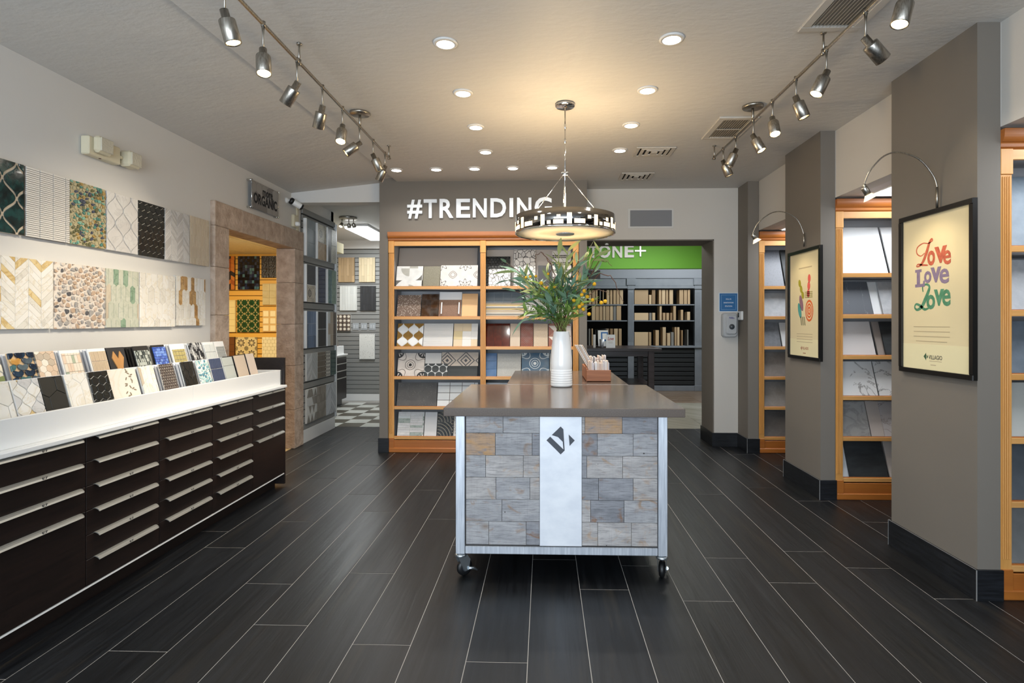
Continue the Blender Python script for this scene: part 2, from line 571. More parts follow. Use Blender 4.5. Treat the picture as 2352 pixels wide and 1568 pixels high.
def pebbles(w, h, n, seed, shrink=.80, sx=1.0):
    rg = random.Random(seed)
    pts = []
    for _ in range(n):
        best = max(((rg.uniform(0, w), rg.uniform(0, h)) for _ in range(5)), key=lambda p: min([math.hypot(p[0]-q[0], p[1]-q[1]) for q in pts] or [1]))
        pts.append(best)
    out = []
    for i, p in enumerate(pts):
        poly = [(p[0]-.08, p[1]-.08), (p[0]+.08, p[1]-.08), (p[0]+.08, p[1]+.08), (p[0]-.08, p[1]+.08)]
        for j, q in enumerate(pts):
            if i == j or abs(q[0]-p[0]) > .16 or abs(q[1]-p[1]) > .16: continue
            mx, my, nx, ny = (p[0]+q[0])/2, (p[1]+q[1])/2, q[0]-p[0], q[1]-p[1]
            o2 = []
            for k in range(len(poly)):
                a, b = poly[k], poly[(k+1) % len(poly)]
                da, db = (a[0]-mx)*nx+(a[1]-my)*ny, (b[0]-mx)*nx+(b[1]-my)*ny
                if da <= 0: o2.append(a)
                if (da <= 0) != (db <= 0):
                    t = da/(da-db); o2.append((a[0]+(b[0]-a[0])*t, a[1]+(b[1]-a[1])*t))
            poly = o2
            if len(poly) < 3: break
        if len(poly) < 3: continue
        m = len(poly)
        rd = []
        for k in range(m):      # cut the corners to round the stone
            a, b = poly[k], poly[(k+1) % m]
            rd += [(a[0]*.75+b[0]*.25, a[1]*.75+b[1]*.25), (a[0]*.25+b[0]*.75, a[1]*.25+b[1]*.75)]
        cx = sum(q[0] for q in rd)/len(rd); cy = sum(q[1] for q in rd)/len(rd)
        kk = shrink*rg.uniform(.72, 1.05)
        rd = [(cx+(x-cx)*kk, cy+(y-cy)*kk) for x, y in rd]
        rd = clip(rd, 0.001, 0.001, w-.001, h-.001)
        if rd: out.append(rd)
    return out

def lay(fr, polys, mats, parent, th=.006, h0=0.0, inset=.0015, seed=1, name='tile', joined=False, wts=None):
    """lay tiles on a face; each tile is an object of its own unless joined"""
    rg = random.Random(seed)
    O, U, V, N = fr
    mats = mats if isinstance(mats, (list, tuple)) else [mats]
    if joined:
        g = G()
        for p in polys:
            g.cur = rg.choices(range(len(mats)), wts)[0]
            g.prism(p, fr, h0, h0+th*rg.uniform(.85, 1.1), inset, cap0=False)
        o = g.build(name, mats, parent); o['kind'] = 'stuff'
        return o
    cache = {}
    for p in polys:
        m = rg.choices(mats, wts)[0] if wts or len(mats) > 1 else mats[0]
        cx, cy = p[0]
        key = (m.name,)+tuple((round(x-cx, 5), round(y-cy, 5)) for x, y in p)
        if key not in cache:
            loc = [(x-cx, y-cy) for x, y in p]
            o = G().prism(loc, (WO[parent.name], U, V, N), 0, th, inset, cap0=False).build(name, m, parent)
            cache[key] = o
        else:
            o = cache[key].copy(); COL.objects.link(o)
        o.location = O+U*cx+V*cy+N*(h0+rg.uniform(0, .0006))-WO[parent.name]

def board(name, label, cat, fr, w, h, th, mat, group=None, c=.002):
    """a sample board: the Empty stands at its lower edge"""
    O, U, V, N = fr
    t = thing(name, label, cat, O+U*w/2, group)
    G().rect(fr, 0, w, 0, h, 0, th, c).build('backing_board', mat, t)
    return t
def slab(name, label, fr, w, h, th, mat, group=None, cat='tile', inset=.0015):
    O, U, V, N = fr
    return tag(G().rect(fr, 0, w, 0, h, 0, th, inset).build(name, mat, org=O+U*w/2), label, cat, group)

# ---------------------------------------------------------------- shared materials
M_wall = pbr('warm_white_wall_paint', '#dad8d4', .85, bump=.12, ns=60, bd=.002)
M_ceil = pbr('textured_ceiling_paint', '#d0cdc8', .55, bump=.16, ns=14, bs=12, stretch=(1, 1.8, 1), bd=.02, dist=1.0, detail=6)
M_taupe = pbr('taupe_wall_paint', '#777067', .75, bump=.1, ns=60, bd=.002)
M_black_tile = pbr('black_tile', '#17181a', .32, col2='#24262a', ns=2, stretch=(4, 4, 40), rnd=.2, bump=.1)
M_grout = pbr('grey_grout', '#aaa6a0', .9)
M_white = pbr('white_lacquer', '#eeeeec', .35)
M_espresso = wood('espresso_veneer', '#0f0908', '#211512', 1, 2.0, .38, .15)
M_nickel = pbr('brushed_nickel', '#b9b4ab', .32, 1, col2='#948e84', ns=3, stretch=(60, 60, 4))
M_steel = pbr('brushed_steel', '#c9cdd3', .42, .6, col2='#adb2ba', ns=4, stretch=(24, 24, 1.5))
M_chrome = pbr('chrome', '#d8d8d8', .06, 1)
M_blackm = pbr('black_plastic', '#111214', .4)
M_pine = wood('honey_pine', '#e0aa6a', '#d0954f', 0, .7, .4, .06)
M_pine_v = wood('honey_pine_upright', '#e0a660', '#cb8d43', 2, .7, .4, .06)
M_pine_d = wood('cherry_moulding', '#b8702f', '#a05c28', 0, .6, .35, .05)
M_shelfback = pbr('grey_shelf_back', '#c2c2c4', .7)
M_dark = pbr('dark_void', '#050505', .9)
M_frame_w = pbr('white_card', '#f1f0ee', .6)
M_quartz = pbr('taupe_quartz', '#6a5f57', .14, col2='#5f554e', ns=180)
M_quartz.node_tree.nodes['Principled BSDF'].inputs['Specular IOR Level'].default_value = .36
M_slat = pbr('grey_slatwall', '#8d8d8a', .6)
M_slat_y = pbr('ochre_slatwall', '#d8a342', .55)
M_cream = pbr('cream_plastic', '#d8cfb4', .45)

# ---------------------------------------------------------------- floors
ps = wood('charcoal_wood_look_tile', '#08090b', '#1c1e21', 1, 1.6, .40, .28, c3='#26231f', bump=.35, rvar=.22)
M_plank = ps
fl = struct(B('floor', -3.0, 3.9, -2.0, 7.36, -.1, -.0012, M_grout))
JOINT = {-9: 3.646, -8: 3.387, -7: 2.308, -6: 2.926, -5: 2.528, -4: 3.065, -3: 2.387, -2: 3.464, -1: 2.278, 0: 3.272, 1: 2.914, 2: 3.204, 3: 2.809, 4: 3.326, 5: 3.02, 6: 3.436, 7: 3.215, 8: 2.869, 9: 3.953}
L_PL = 1.535
protos = {}
for k in range(-12, 16):
    x0 = -.067+.25*k+.00165
    if x0 > 3.75 or x0 < -2.99: continue
    j = JOINT.get(k, 2.9+((k*7) % 5)*.27)
    while j > -2.0: j -= L_PL
    while j < 7.35:
        a, b = max(j, -1.99)+.0022, min(j+L_PL, 7.355)-.0022
        if b-a > .03:
            key = round(b-a, 3)
            if key in protos:
                o = twin(protos[key][0], (x0-protos[key][1], a-protos[key][2], 0))
            else:
                o = G().box(x0, x0+.2467, a, b, -.0045, 0, .0005).build('floor_plank', M_plank, fl)
                protos[key] = (o, x0, a)
        j += L_PL
M_ck_w = pbr('checker_pale_tile', '#d3d4cd', .3, col2='#c3c5bc', ns=5, rnd=.06)
M_ck_d = pbr('checker_olive_tile', '#6b665a', .3, col2='#5c574c', ns=5, rnd=.08)
fb = struct(B('floor_back_room', -4.0, -.9, 7.36, 9.85, -.1, -.004, M_grout))
pr = {}
for i in range(10):
    for j in range(9):
        x, y = -3.95+.305*i, 7.365+.278*j
        if y+.27 > 9.83: continue
        m = M_ck_w if (i+j) % 2 else M_ck_d
        if m.name in pr: twin(pr[m.name][0], (x-pr[m.name][1], y-pr[m.name][2], 0))
        else: pr[m.name] = (G().box(x, x+.302, y, y+.275, -.0045, 0, .001).build('floor_tile', m, fb), x, y)
M_trav = marble('grey_travertine', '#b3b0a2', '#8b8778', 3, .05, .25, .6, base2='#a29e8e')
M_trav_w = wood('brown_wood_floor', '#8a7663', '#725f4e', 0, .4, .3, .1)
fs_ = struct(B('floor_stone_room', -.9, 3.9, 7.36, 11.9, -.1, -.004, M_grout))
for i in range(8):
    for j in range(4):
        x, y = -.89+.598*i, 7.365+.585*j
        G().box(x, x+.594, y, y+.581, -.0045, 0, .001).build('floor_tile', M_trav, fs_)
    for j in range(11):
        x, y = -.89+.598*i, 9.71+.2*j
        if y < 11.8: G().box(x, x+.594, y, y+.197, -.0045, 0, .001).build('floor_plank', M_trav_w, fs_)
struct(B('floor_mosaic_room', -6.1, -3.0, 3.2, 8.1, -.1, 0, pbr('tan_concrete', '#b59a6b', .7, col2='#a08657', ns=8)))
struct(B('trim_door_sill', -3.0, -2.74, 4.7, 6.15, -.002, .003, pbr('tan_sill', '#b39b72', .6, col2='#9c8660', ns=30)))

# ---------------------------------------------------------------- walls and ceilings
g = G()
g.box(-2.9, -2.74, -2.0, 4.70, 0, 2.9); g.box(-2.9, -2.74, 6.15, 7.28, 0, 2.9); g.box(-2.9, -2.74, 4.70, 6.15, 2.26, 2.9)
struct(g.build('wall_left', M_wall))
# the middle field hangs a little lower than the strip along the left wall, which slopes to the wall
def fold(y): return -1.70+(y-2.9)*.05
g = G()
a_, b_ = fold(-2.0), fold(6.1)
g.add([(-2.9, -2.0, 2.753), (a_+.10, -2.0, 2.905), (b_+.10, 6.1, 2.905), (-2.9, 6.1, 2.753), (-2.9, -2.0, 3.0), (a_+.15, -2.0, 3.0), (b_+.15, 6.1, 3.0), (-2.9, 6.1, 3.0)],
      [(0, 3, 2, 1), (4, 5, 6, 7), (0, 1, 5, 4), (2, 3, 7, 6), (0, 4, 7, 3), (1, 2, 6, 5)])
struct(g.build('ceiling_left', M_ceil))
g = G()
a_, b_ = fold(-2.0), fold(6.8)
g.prism([(a_, -2.0), (2.36, -2.0), (2.36, 6.8), (b_, 6.8)], (Vector((0, 0, 2.85)), VX, VY, VZ), 0, .12)
struct(g.build('ceiling', M_ceil))
struct(B('trim_beam', -2.74, -1.74, 6.05, 6.2, 2.665, 2.95, M_wall))
struct(B('ceiling_back_room', -4.1, -.9, 6.1, 9.9, 2.795, 2.95, M_ceil))
# wall with the sign and the bookcase niche
g = G()
g.box(-1.735, .445, 5.91, 6.45, 2.29, 2.86); g.box(-1.735, -1.50, 5.912, 6.44, 2.86, 2.95); g.box(-1.735, -1.645, 5.91, 6.45, 0, 2.29); g.box(.362, .445, 5.91, 6.45, 0, 2.29); g.box(-1.735, .445, 6.36, 6.45, 0, 2.29)
struct(g.build('wall_back', M_taupe))
# wall beside it with the wide opening to the stone room
g = G()
g.box(.445, 3.9, 6.31, 6.76, 2.287, 2.86); g.box(1.874, 3.9, 6.31, 6.76, 0, 2.287)
M_beige = pbr('dimmed_beige_wall_paint', '#d3cec6', .85, bump=.12, ns=60, bd=.002)  # wall paint toned down; the weaker light here is put into the colour
struct(g.build('wall_back_right', M_beige))
struct(B('trim_opening_jamb', 1.862, 1.875, 6.312, 6.758, 0, 2.287, M_taupe))
struct(B('trim_opening_soffit', .445, 1.874, 6.312, 6.758, 2.274, 2.288, M_taupe))
# right-hand piers, the panels behind their bookcases and the low headers between them
PIER = [(1.28, 1.97), (2.86, 3.55), (4.445, 5.085), (6.007, 6.31)]
M_trimline = pbr('metal_edge_trim', '#8d8d8c', .5)
PN = ['entrance', 'near', 'middle', 'far']
for n, (a, b) in zip(PN, PIER):
    g = G().box(2.136, 2.248, a, b, 0, 2.86)
    if n != 'far': g.box(2.248, 3.7, a+.36, b, 0, 2.36)
    struct(g.build('wall_pier_'+n, M_taupe))
    bb = G()
    bb.box(2.124, 2.136, a-.011, b+.012, 0, .152, .001); bb.box(2.126, 2.256, a-.012, a-.0005, 0, .152, .001)
    bb.cur = 1
    bb.box(2.1225, 2.126, a-.0135, a-.010, 0, .1535); bb.box(2.1225, 2.136, b+.011, b+.0135, 0, .1535); bb.box(2.1225, 2.1255, a-.0135, b+.0135, .152, .1535)
    struct(bb.build('baseboard_pier_'+n, [M_black_tile, M_trimline]))
prev = -2.0
g = G()
for a, b in PIER:
    g.box(2.252, 2.36, prev, a if a < 6 else a+.35, 2.335, 2.86); prev = b
for a, b in PIER[:3]:
    g.box(2.249, 2.36, a+.002, b, 2.335, 2.86)
struct(g.build('wall_right_header', M_beige))
struct(B('ceiling_alcoves', 2.36, 3.9, -2.0, 6.31, 2.335, 2.45, pbr('alcove_ceiling_paint', '#dcd8d6', .8)))
struct(B('wall_right', 3.7, 3.9, -2.0, 6.31, 0, 2.4, M_taupe))
# black tile skirting around the other wall ends
g = G()
g.box(-1.747, -1.633, 5.898, 5.91, 0, .152, .002); g.box(-1.747, -1.735, 5.91, 6.45, 0, .152, .002)
g.box(.355, .457, 5.898, 5.91, 0, .152, .002); g.box(.445, .457, 5.91, 6.45, 0, .152, .002)
struct(g.build('baseboard_back', M_black_tile))
g = G()
g.box(1.85, 2.136, 6.298, 6.31, 0, .152, .002); g.box(1.85, 1.862, 6.31, 6.77, 0, .152, .002)
struct(g.build('baseboard_back_right', M_black_tile))
# storefront behind the camera
g = G()
for x in (-2.9, -1.45, .05, 1.55, 3.05): g.box(x, x+.09, -2.0, -1.92, 0, 2.6)
g.box(-2.9, 3.9, -2.0, -1.92, 0, .12); g.box(-2.9, 3.9, -2.0, -1.92, 2.5, 2.9)
struct(g.build('window_1', pbr('dark_bronze_frame', '#2a2826', .4)))
# side rooms
struct(B('wall_mosaic_room_back', -6.1, -3.15, 8.05, 8.15, 0, 2.6, M_slat_y))
g = G(); g.box(-3.3, -3.15, 7.2, 8.05, 0, 2.9); g.box(-3.15, -2.74, 7.2, 7.285, 0, 2.9)
struct(g.build('wall_partition', M_wall))
struct(B('wall_mosaic_room_front', -6.1, -2.9, 3.1, 3.2, 0, 2.6, M_slat_y))
struct(B('wall_mosaic_room_left', -6.2, -6.1, 3.1, 8.15, 0, 2.6, M_slat_y))
cl = struct(B('ceiling_mosaic_room', -6.1, -2.9, 3.1, 8.1, 2.36, 2.5, pbr('cream_ceiling_grid', '#cfc39c', .8)))
cp = pbr('cream_ceiling_panel', '#ded2ab', .85, col2='#d3c69d', ns=40)
for i in range(5):
    for j in range(4):
        G().box(-6.08+.612*i, -6.08+.612*i+.596, 3.2+1.22*j, 3.2+1.22*j+1.204, 2.352, 2.361).build('ceiling_panel', cp, cl)
struct(B('wall_back_room_back', -4.1, -.9, 9.81, 9.9, 0, 2.9, M_slat))
struct(B('wall_back_room_left', -4.1, -3.9, 8.15, 9.81, 0, 2.9, M_slat))
struct(B('wall_back_room_right', -1.0, -.9, 6.45, 9.9, 0, 2.9, M_wall))
struct(B('baseboard_back_room', -4.0, -1.0, 9.79, 9.81, 0, .125, M_white))
struct(B('baseboard_slatwall', -2.74, -2.722, 6.29, 7.285, 0, .15, M_white))
struct(B('trim_back_room_fascia', -4.0, -1.0, 9.74, 9.81, 2.65, 2.795, M_wall))
struct(B('trim_slatwall_corner', -2.742, -2.70, 7.27, 7.297, .15, 2.64, M_white))
# slatwalls: every slat a board of its own
def slats(parent_name, mk, z0, n, mat, pitch=.0762):
    w = bpy.data.objects[parent_name]
    first = mk(z0, w)
    for k in range(1, n): twin(first, (0, 0, pitch*k))
sl_dark = pbr('slatwall_groove', '#3a3a38', .8)
struct(B('wall_left_slatwall', -2.74, -2.735, 6.29, 7.27, .15, 2.63, sl_dark))
slats('wall_left_slatwall', lambda z, w: G().box(-2.735, -2.72, 6.29, 7.27, z, z+.068, .003).build('slat', M_slat, w), .154, 32, M_slat)
struct(B('trim_slatwall_top', -2.74, -2.715, 6.29, 7.27, 2.60, 2.66, M_slat))
struct(B('wall_back_room_slatwall', -3.9, -1.0, 9.80, 9.806, .13, 2.65, sl_dark))
slats('wall_back_room_slatwall', lambda z, w: G().box(-3.9, -1.0, 9.785, 9.80, z, z+.068, .003).build('slat', M_slat, w), .134, 33, M_slat)
yg = pbr('ochre_groove', '#4a2f0c', .8)
struct(B('wall_mosaic_room_slatwall', -6.0, -3.3, 8.035, 8.05, 0, 2.352, yg))
slats('wall_mosaic_room_slatwall', lambda z, w: G().box(-6.0, -3.3, 8.02, 8.035, z, z+.068, .003).build('slat', M_slat_y, w), .004, 31, M_slat_y)

# stone room shell with its green fascia
struct(B('wall_stone_room_right', 3.6, 3.9, 6.76, 11.9, 0, 3.6, M_taupe))
struct(B('wall_stone_room_left', -.9, -.8, 6.45, 11.9, 0, 3.6, M_taupe))
struct(B('wall_stone_room_back', -.9, 3.9, 11.8, 11.9, 0, 3.6, pbr('blue_grey_paint', '#9aa0a8', .8)))
M_green = pbr('leaf_green_paint', '#6fb53a', .6)
struct(B('wall_green_fascia', -.8, 3.6, 8.8, 8.92, 2.2, 3.5, M_green))
struct(B('ceiling_stone_room', -.9, 3.9, 6.76, 8.92, 2.80, 2.95, M_ceil))
g = G()
g.box(-.9, 2.2, 8.92, 11.9, 3.5, 3.6); g.box(3.4, 3.9, 8.92, 11.9, 3.5, 3.6); g.box(2.2, 3.4, 10.6, 11.9, 3.5, 3.6)
struct(g.build('ceiling_stone_room_high', M_ceil))
g = G()      # curved soffit over the tall shelves
n = 14
poly = [(-.8, 2.26), (3.4, 2.26)]+[(3.4-.9*(1-math.cos(PI/2*k/n)), 2.26+.9*math.sin(PI/2*k/n)) for k in range(1, n+1)]+[(-.8, 3.16)]
g.prism(poly, fr_back(0, 0, 11.78), 0, .28)
struct(g.build('trim_curved_soffit', pbr('pale_soffit_paint', '#8d9198', .7)))

# carved stone doorway: every block a piece of its own
M_canterra = pbr('pink_cantera_stone', '#cab6a4', .8, col2='#ab9582', ns=11, bump=1.0, bs=38, bd=.012, rnd=.06, detail=6)
ds = anchor('door_1', (-2.72, 5.41, 0))
ds['label'] = 'pink carved stone doorway surround in the left wall'
B('stone_joint', -2.90, -2.745, 4.56, 4.77, 0, 2.37, pbr('stone_joint', '#6d5d52', .9), ds)
def stone(y0, y1, z0, z1): G().box(-2.905, -2.70, y0+.001, y1-.001, z0+.001, z1-.001, .004).build('stone_block', M_canterra, ds)
zz = [0, .5, .97, 1.43, 1.83, 2.17]
for a, b in zip(zz, zz[1:]): stone(4.563, 4.776, a, b)
zz = [0, .42, .9, 1.35, 1.8, 2.17]
for a, b in zip(zz, zz[1:]): stone(6.05, 6.275, a, b)
for a, b in zip([4.563, 4.99, 5.42, 5.83, 6.275], [4.99, 5.42, 5.83, 6.275]): stone(a, b, 2.17, 2.375)

# ---------------------------------------------------------------- drawer cabinets along the left wall
M_handle = pbr('satin_handle', '#9b9a94', .4, .5)
M_ink = pbr('black_ink', '#1a1a1c', .7)
CAB = [('four drawers and tall door, at the frame edge', 2.105, 4), ('six drawers, second along from the camera', 2.617, 6), ('six drawers, middle one of the row', 3.129, 6), ('six drawers, fourth along from the camera', 3.641, 6), ('three drawers and a door, by the black end panel', 4.153, 4)]
hw = None
for lab, y0, nd in CAB:
    y1 = y0+.512
    t = thing('drawer_cabinet', 'dark espresso cabinet with '+lab, 'cabinet', (-2.45, (y0+y1)/2, 0), 'espresso drawer cabinets under the white trough')
    g = G().box(-2.73, -2.19, y0, y1, .113, .826); g.box(-2.73, -2.25, y0, y1, 0, .113)
    g.build('body', M_espresso, t)
    B('edge_strip', -2.215, -2.172, y0, y1, .105, .113, M_white, t)
    for k in range(nd):
        zt = .822-.1165*k
        zb = zt-.1135 if k < nd-1 else .117
        d = G().box(-2.19, -2.171, y0+.002, y1-.002, zb, zt, .001).build('drawer' if (nd == 6 or k < 3) else 'door', M_espresso, t)
        # curved lip handle with rounded end
        pts = [(-2.186, zt+.002), (-2.168, zt+.003), (-2.157, zt), (-2.149, zt-.005), (-2.144, zt-.0125), (-2.1465, zt-.0135), (-2.1515, zt-.0075), (-2.159, zt-.003), (-2.168, zt), (-2.186, zt)]
        ya, yb = y0+.05, y1-.03
        vs = []
        for yy, s_ in ((ya, 1), (yb-.012, 1), (yb-.004, .8), (yb, .45)):
            for x, z in pts:
                vs.append((-2.168+(x+2.168)*(s_ if x > -2.168 else 1), yy, zt+(z-zt)*s_))
        m = len(pts); fs = []
        for r in range(3):
            for i in range(m):
                j = (i+1) % m
                fs.append((r*m+i, (r+1)*m+i, (r+1)*m+j, r*m+j))
        fs += [tuple(range(m)), tuple(reversed(range(3*m, 4*m)))]
        hd = G().add(vs, fs).build('handle', M_handle, d)
        ym = (ya+yb)/2
        fr = (Vector((-2.1478, ym-.012, zt-.0065)), VY, Vector((-.37, 0, .93)).normalized(), Vector((.93, 0, .37)).normalized())
        if hw is None:
            hw = text('E7', fr, 0, .026, -.0045, .0055, M_ink, d, 'handwriting', ext=.0008, h=.001)
            hw0, hw_t = Vector((-2.168, ym, zt)), WO[t.name].copy()
        else:
            c = hw.copy(); COL.objects.link(c); c.parent = d
            c.location = Vector((-2.168, ym, zt))-hw0-(WO[t.name]-hw_t)
# white display trough on the cabinets
t = thing('display_trough', 'long white trough counter full of tile samples on the drawer cabinets', 'counter', (-2.45, 3.4, .826))
B('ledge', -2.735, -2.146, 2.1, 4.664, .827, .85, M_white, t, .004)
B('front_board', -2.216, -2.196, 2.1, 3.478, .85, .974, M_white, t, .002)
B('front_board', -2.216, -2.196, 3.480, 4.66, .85, .974, M_white, t, .002)
B('step', -2.735, -2.46, 2.1, 4.66, .85, .965, M_white, t, .002)
B('end_board', -2.735, -2.196, 4.645, 4.663, .85, .974, M_white, t, .002)
tag(B('end_panel', -2.735, -2.172, 4.667, 4.69, .02, 1.075, M_espresso, None, .002), 'dark espresso end panel closing the row of drawer cabinets', 'panel')

# ---------------------------------------------------------------- sample boards hung on the left wall
M_calac = marble('calacatta_tile', '#e9e5dc', '#b9b2a4', 9, .03, .3, .5, base2='#dfd9cd')
M_calac_g = marble('golden_calacatta_tile', '#d9b878', '#b98f45', 9, .06, .3, .6, base2='#e6d3a4')
M_calac_w = marble('white_calacatta_tile', '#f1eee8', '#d8c9aa', 7, .03, .3, .5, base2='#eae5da')
M_carr = marble('carrara_tile', '#dedcd9', '#b8b6b4', 8, .03, .3, .5, base2='#d3d0cd')
M_nero = marble('nero_tile', '#191a18', '#4d4d49', 6, .012, .25, .5, base2='#22241f')
M_greent = marble('green_marble_tile', '#8aa68c', '#5d7d63', 9, .05, .3, .7, base2='#9fb49c')
M_sage = marble('pale_sage_tile', '#d3d3c3', '#aab49e', 9, .04, .3, .5, base2='#c8cab8')
M_beiget = marble('beige_wood_marble_tile', '#d7cab5', '#bfae95', 5, .05, .35, .6, stretch=(6, 1, 1), base2='#c9baa3')
M_brownm = marble('brown_marble_tile', '#b98d54', '#8a6233', 9, .06, .3, .7, base2='#caa772')
M_groutw = pbr('white_grout', '#e9e6df', .8)
M_groutd = pbr('dark_board', '#2a2622', .8)
M_edge = pbr('white_board', '#f0efed', .6)
def teal():
    t = NT('teal_crackle_glaze')
    v = t.coord('UV', jitter=True)
    f = t.noise(v, 22, 5, .6)
    c = t.mix(t.ramp(f, .35, .68), lin('#0b1a1c'), lin('#1f4a48'))
    t.bump(f, .2, .002)
    return t.base(c, .08, 0, .6)
M_teal = teal()
XW = -2.735
def wallboard(label, y0, y1, z0, z1, polys_fn, mats, backing=None, th=.016, joined=False, wts=None, seed=3, tile='tile', tth=.006, inset=.0015):
    fr = fr_left(y0, z0, XW)
    w, h = y1-y0, z1-z0
    t = board('sample_board', label, 'tile sample', fr, w, h, th, backing or M_edge, 'tile sample boards hung on the left wall')
    lay((fr[0]+fr[3]*th, fr[1], fr[2], fr[3]), polys_fn(w, h), mats, t, tth, 0, inset, seed, tile, joined, wts)
    return t
wallboard('wall board of dark teal lantern tiles with cream joints', 2.60, 2.872, 1.822, 2.19, lambda w, h: lanterns(w, h, .078, .092, .009), M_teal, pbr('cream_grout', '#d8c9b4', .8))
M_strip = pbr('white_ribbed_tile', '#e3e0da', .3)
wallboard('wall board of thin white horizontal strip mosaic', 2.884, 3.157, 1.822, 2.19, lambda w, h: grid(w, h, .082, .0108, .0026), M_strip, pbr('taupe_grout', '#8d837a', .9), joined=True, tile='strip_mosaic')
pm = [pbr('aqua_pebble', '#55887b', .25), pbr('sand_pebble', '#b5aa86', .3), pbr('olive_pebble', '#6c6a48', .25), pbr('slate_pebble', '#4b5160', .25), pbr('ochre_pebble', '#a88a4e', .3), pbr('mint_pebble', '#7fae9a', .25)]
wallboard('wall board of aqua and brown glossy pebble mosaic', 3.164, 3.425, 1.822, 2.19, lambda w, h: pebbles(w, h, 230, 5, .86), pm, pbr('sand_grout', '#b8ad8c', .9), joined=True, tile='pebble_mosaic', wts=[3, 6, 3, 1.5, 1.5, 2])
wallboard('wall board of pale grey marble lantern tiles', 3.432, 3.70, 1.822, 2.188, lambda w, h: lanterns(w, h, .068, .088, .003), M_carr, pbr('pale_grey_grout', '#d0cdc9', .9))
wallboard('wall board of small black marble hexagons', 3.706, 3.962, 1.82, 2.188, lambda w, h: hexes(w, h, .0305, .004, .01, .01), M_nero, M_groutw)
wallboard('wall board of white and grey chevron marble strips', 3.97, 4.248, 1.82, 2.188, lambda w, h: chevrons(w, h, .069, .019, .068, .0012), [M_carr, pbr('grey_chevron_tile', '#c2bfbc', .35), M_carr], M_edge)
wallboard('wall board of beige wood grain picket tiles by the doorway', 4.256, 4.50, 1.82, 2.19, lambda w, h: pickets(w, h, .031, .105, .002), [M_beiget], pbr('beige_grout', '#d9d0c0', .9), seed=5)
wallboard('wall board of white and gold chevron marble, large', 2.52, 3.047, 1.335, 1.705, lambda w, h: chevrons(w, h, .0755, .038, .066, .0012), [M_calac_w, M_calac_g, M_calac], M_groutw, wts=[6, 2.2, 3], seed=31)
pt = [pbr('tan_pebble', '#bfa58d', .6), pbr('rose_pebble', '#cdb8a6', .6), pbr('grey_pebble', '#a8a39e', .6), pbr('charcoal_pebble', '#5a595b', .6), pbr('cream_pebble', '#d8cdc0', .6)]
wallboard('wall board of flat tan and grey river pebbles', 3.056, 3.42, 1.332, 1.706, lambda w, h: pebbles(w, h, 170, 9, .80), pt, pbr('ivory_grout', '#e6ddd2', .9), wts=[5, 4, 3, 1, 3], seed=2, tile='pebble')
wallboard('wall board of pale and green marble picket tiles', 3.425, 3.706, 1.337, 1.706, lambda w, h: pickets(w, h, .0415, .125, .003, True, .02, .0), [M_sage, M_greent, M_beiget], pbr('cream_joint', '#efeae0', .9), wts=[7, 1.6, 1], seed=14)
wallboard('wall board of white marble pointed picket tiles', 3.716, 4.08, 1.338, 1.706, lambda w, h: pickets(w, h, .058, .135, .003, False), [M_calac_w, M_calac], M_groutw, wts=[4, 1], seed=8)
wallboard('wall board of white and honey brown picket tiles', 4.092, 4.452, 1.345, 1.716, lambda w, h: pickets(w, h, .042, .125, .003, True, .01), [M_calac_w, M_brownm, M_calac], M_groutw, wts=[5, 2.2, 2], seed=6)

# ---------------------------------------------------------------- samples standing in the trough
LEAN = .27
ORD = ['first', 'second', 'third', 'fourth', 'fifth', 'sixth', 'seventh', 'eighth', 'ninth', 'tenth', 'eleventh', 'twelfth', 'thirteenth', 'fourteenth', 'fifteenth', 'sixteenth', 'seventeenth', 'eighteenth', 'nineteenth', 'twentieth', 'twenty-first', 'twenty-second']
M_spare = pbr('spare_sample_edge', '#e3e5ea', .6, rnd=.08)
M_spare_k = pbr('black_rack', '#17171a', .5)
def trough(row, label, y0, y1, polys_fn, mats, backing=None, spare=None, nsp=4, joined=False, wts=None, seed=1, tile='tile', tth=.005, ztop=None, gap=.019):
    x, zb, ht = ((-2.222, .866, .262) if row == 'front' else (-2.455, .975, .258))
    if ztop: ht = ztop-zb
    w = y1-y0
    fr = fr_left(y0, zb, x, LEAN)
    fr = (fr[0]-fr[3]*.012, fr[1], fr[2], fr[3])
    t = board('sample_board', label, 'tile sample', fr, w, ht, .007, backing or M_edge, 'tile samples in the %s row of the trough' % row, c=.0008)
    if polys_fn: lay((fr[0]+fr[3]*.007, fr[1], fr[2], fr[3]), polys_fn(w, ht), mats, t, tth, 0, .001, seed, tile, joined, wts)
    first = None
    what = label.split(' sample')[0].split(' on a ')[0].split(' with ')[0].split(' at the ')[0].split(' of tall')[0]
    for k in range(nsp):
        dx = -gap*(k+1)
        if first is None:
            first = tag(G().rect((fr[0]+Vector((dx, -.004, 0)), fr[1], fr[2], fr[3]), 0, w, 0, ht-.006, 0, .008, .0008).build('spare_sample', spare or M_spare, org=fr[0]+Vector((dx, w/2, 0))), ORD[0]+' plain spare board stacked behind the %s' % what, 'tile sample', 'spares behind the %s' % what)
        else:
            twin(first, (-gap*k, .003*((k*5) % 4-1), -.004*((k*3) % 3)))['label'] = ORD[k]+' plain spare board stacked behind the %s' % what
    return t
SF, SB = 'front', 'back'
M_gold = pbr('gold_vein_tile', '#c99a4b', .3)
trough(SF, 'big white marble hexagon sample at the frame edge', 2.1956, 2.349, lambda w, h: hexes(w, h, .062, .003, .02, .03), [M_calac_w, M_calac_w, M_calac_g], M_groutw, wts=[3, 3, 1], seed=3)
trough(SF, 'white lantern shaped marble sample with gold patches', 2.3572, 2.4904, lambda w, h: lanterns(w, h, .034, .042, .002), [M_calac_w, M_carr, M_calac_g], M_groutw, wts=[4, 3, 1], seed=5)
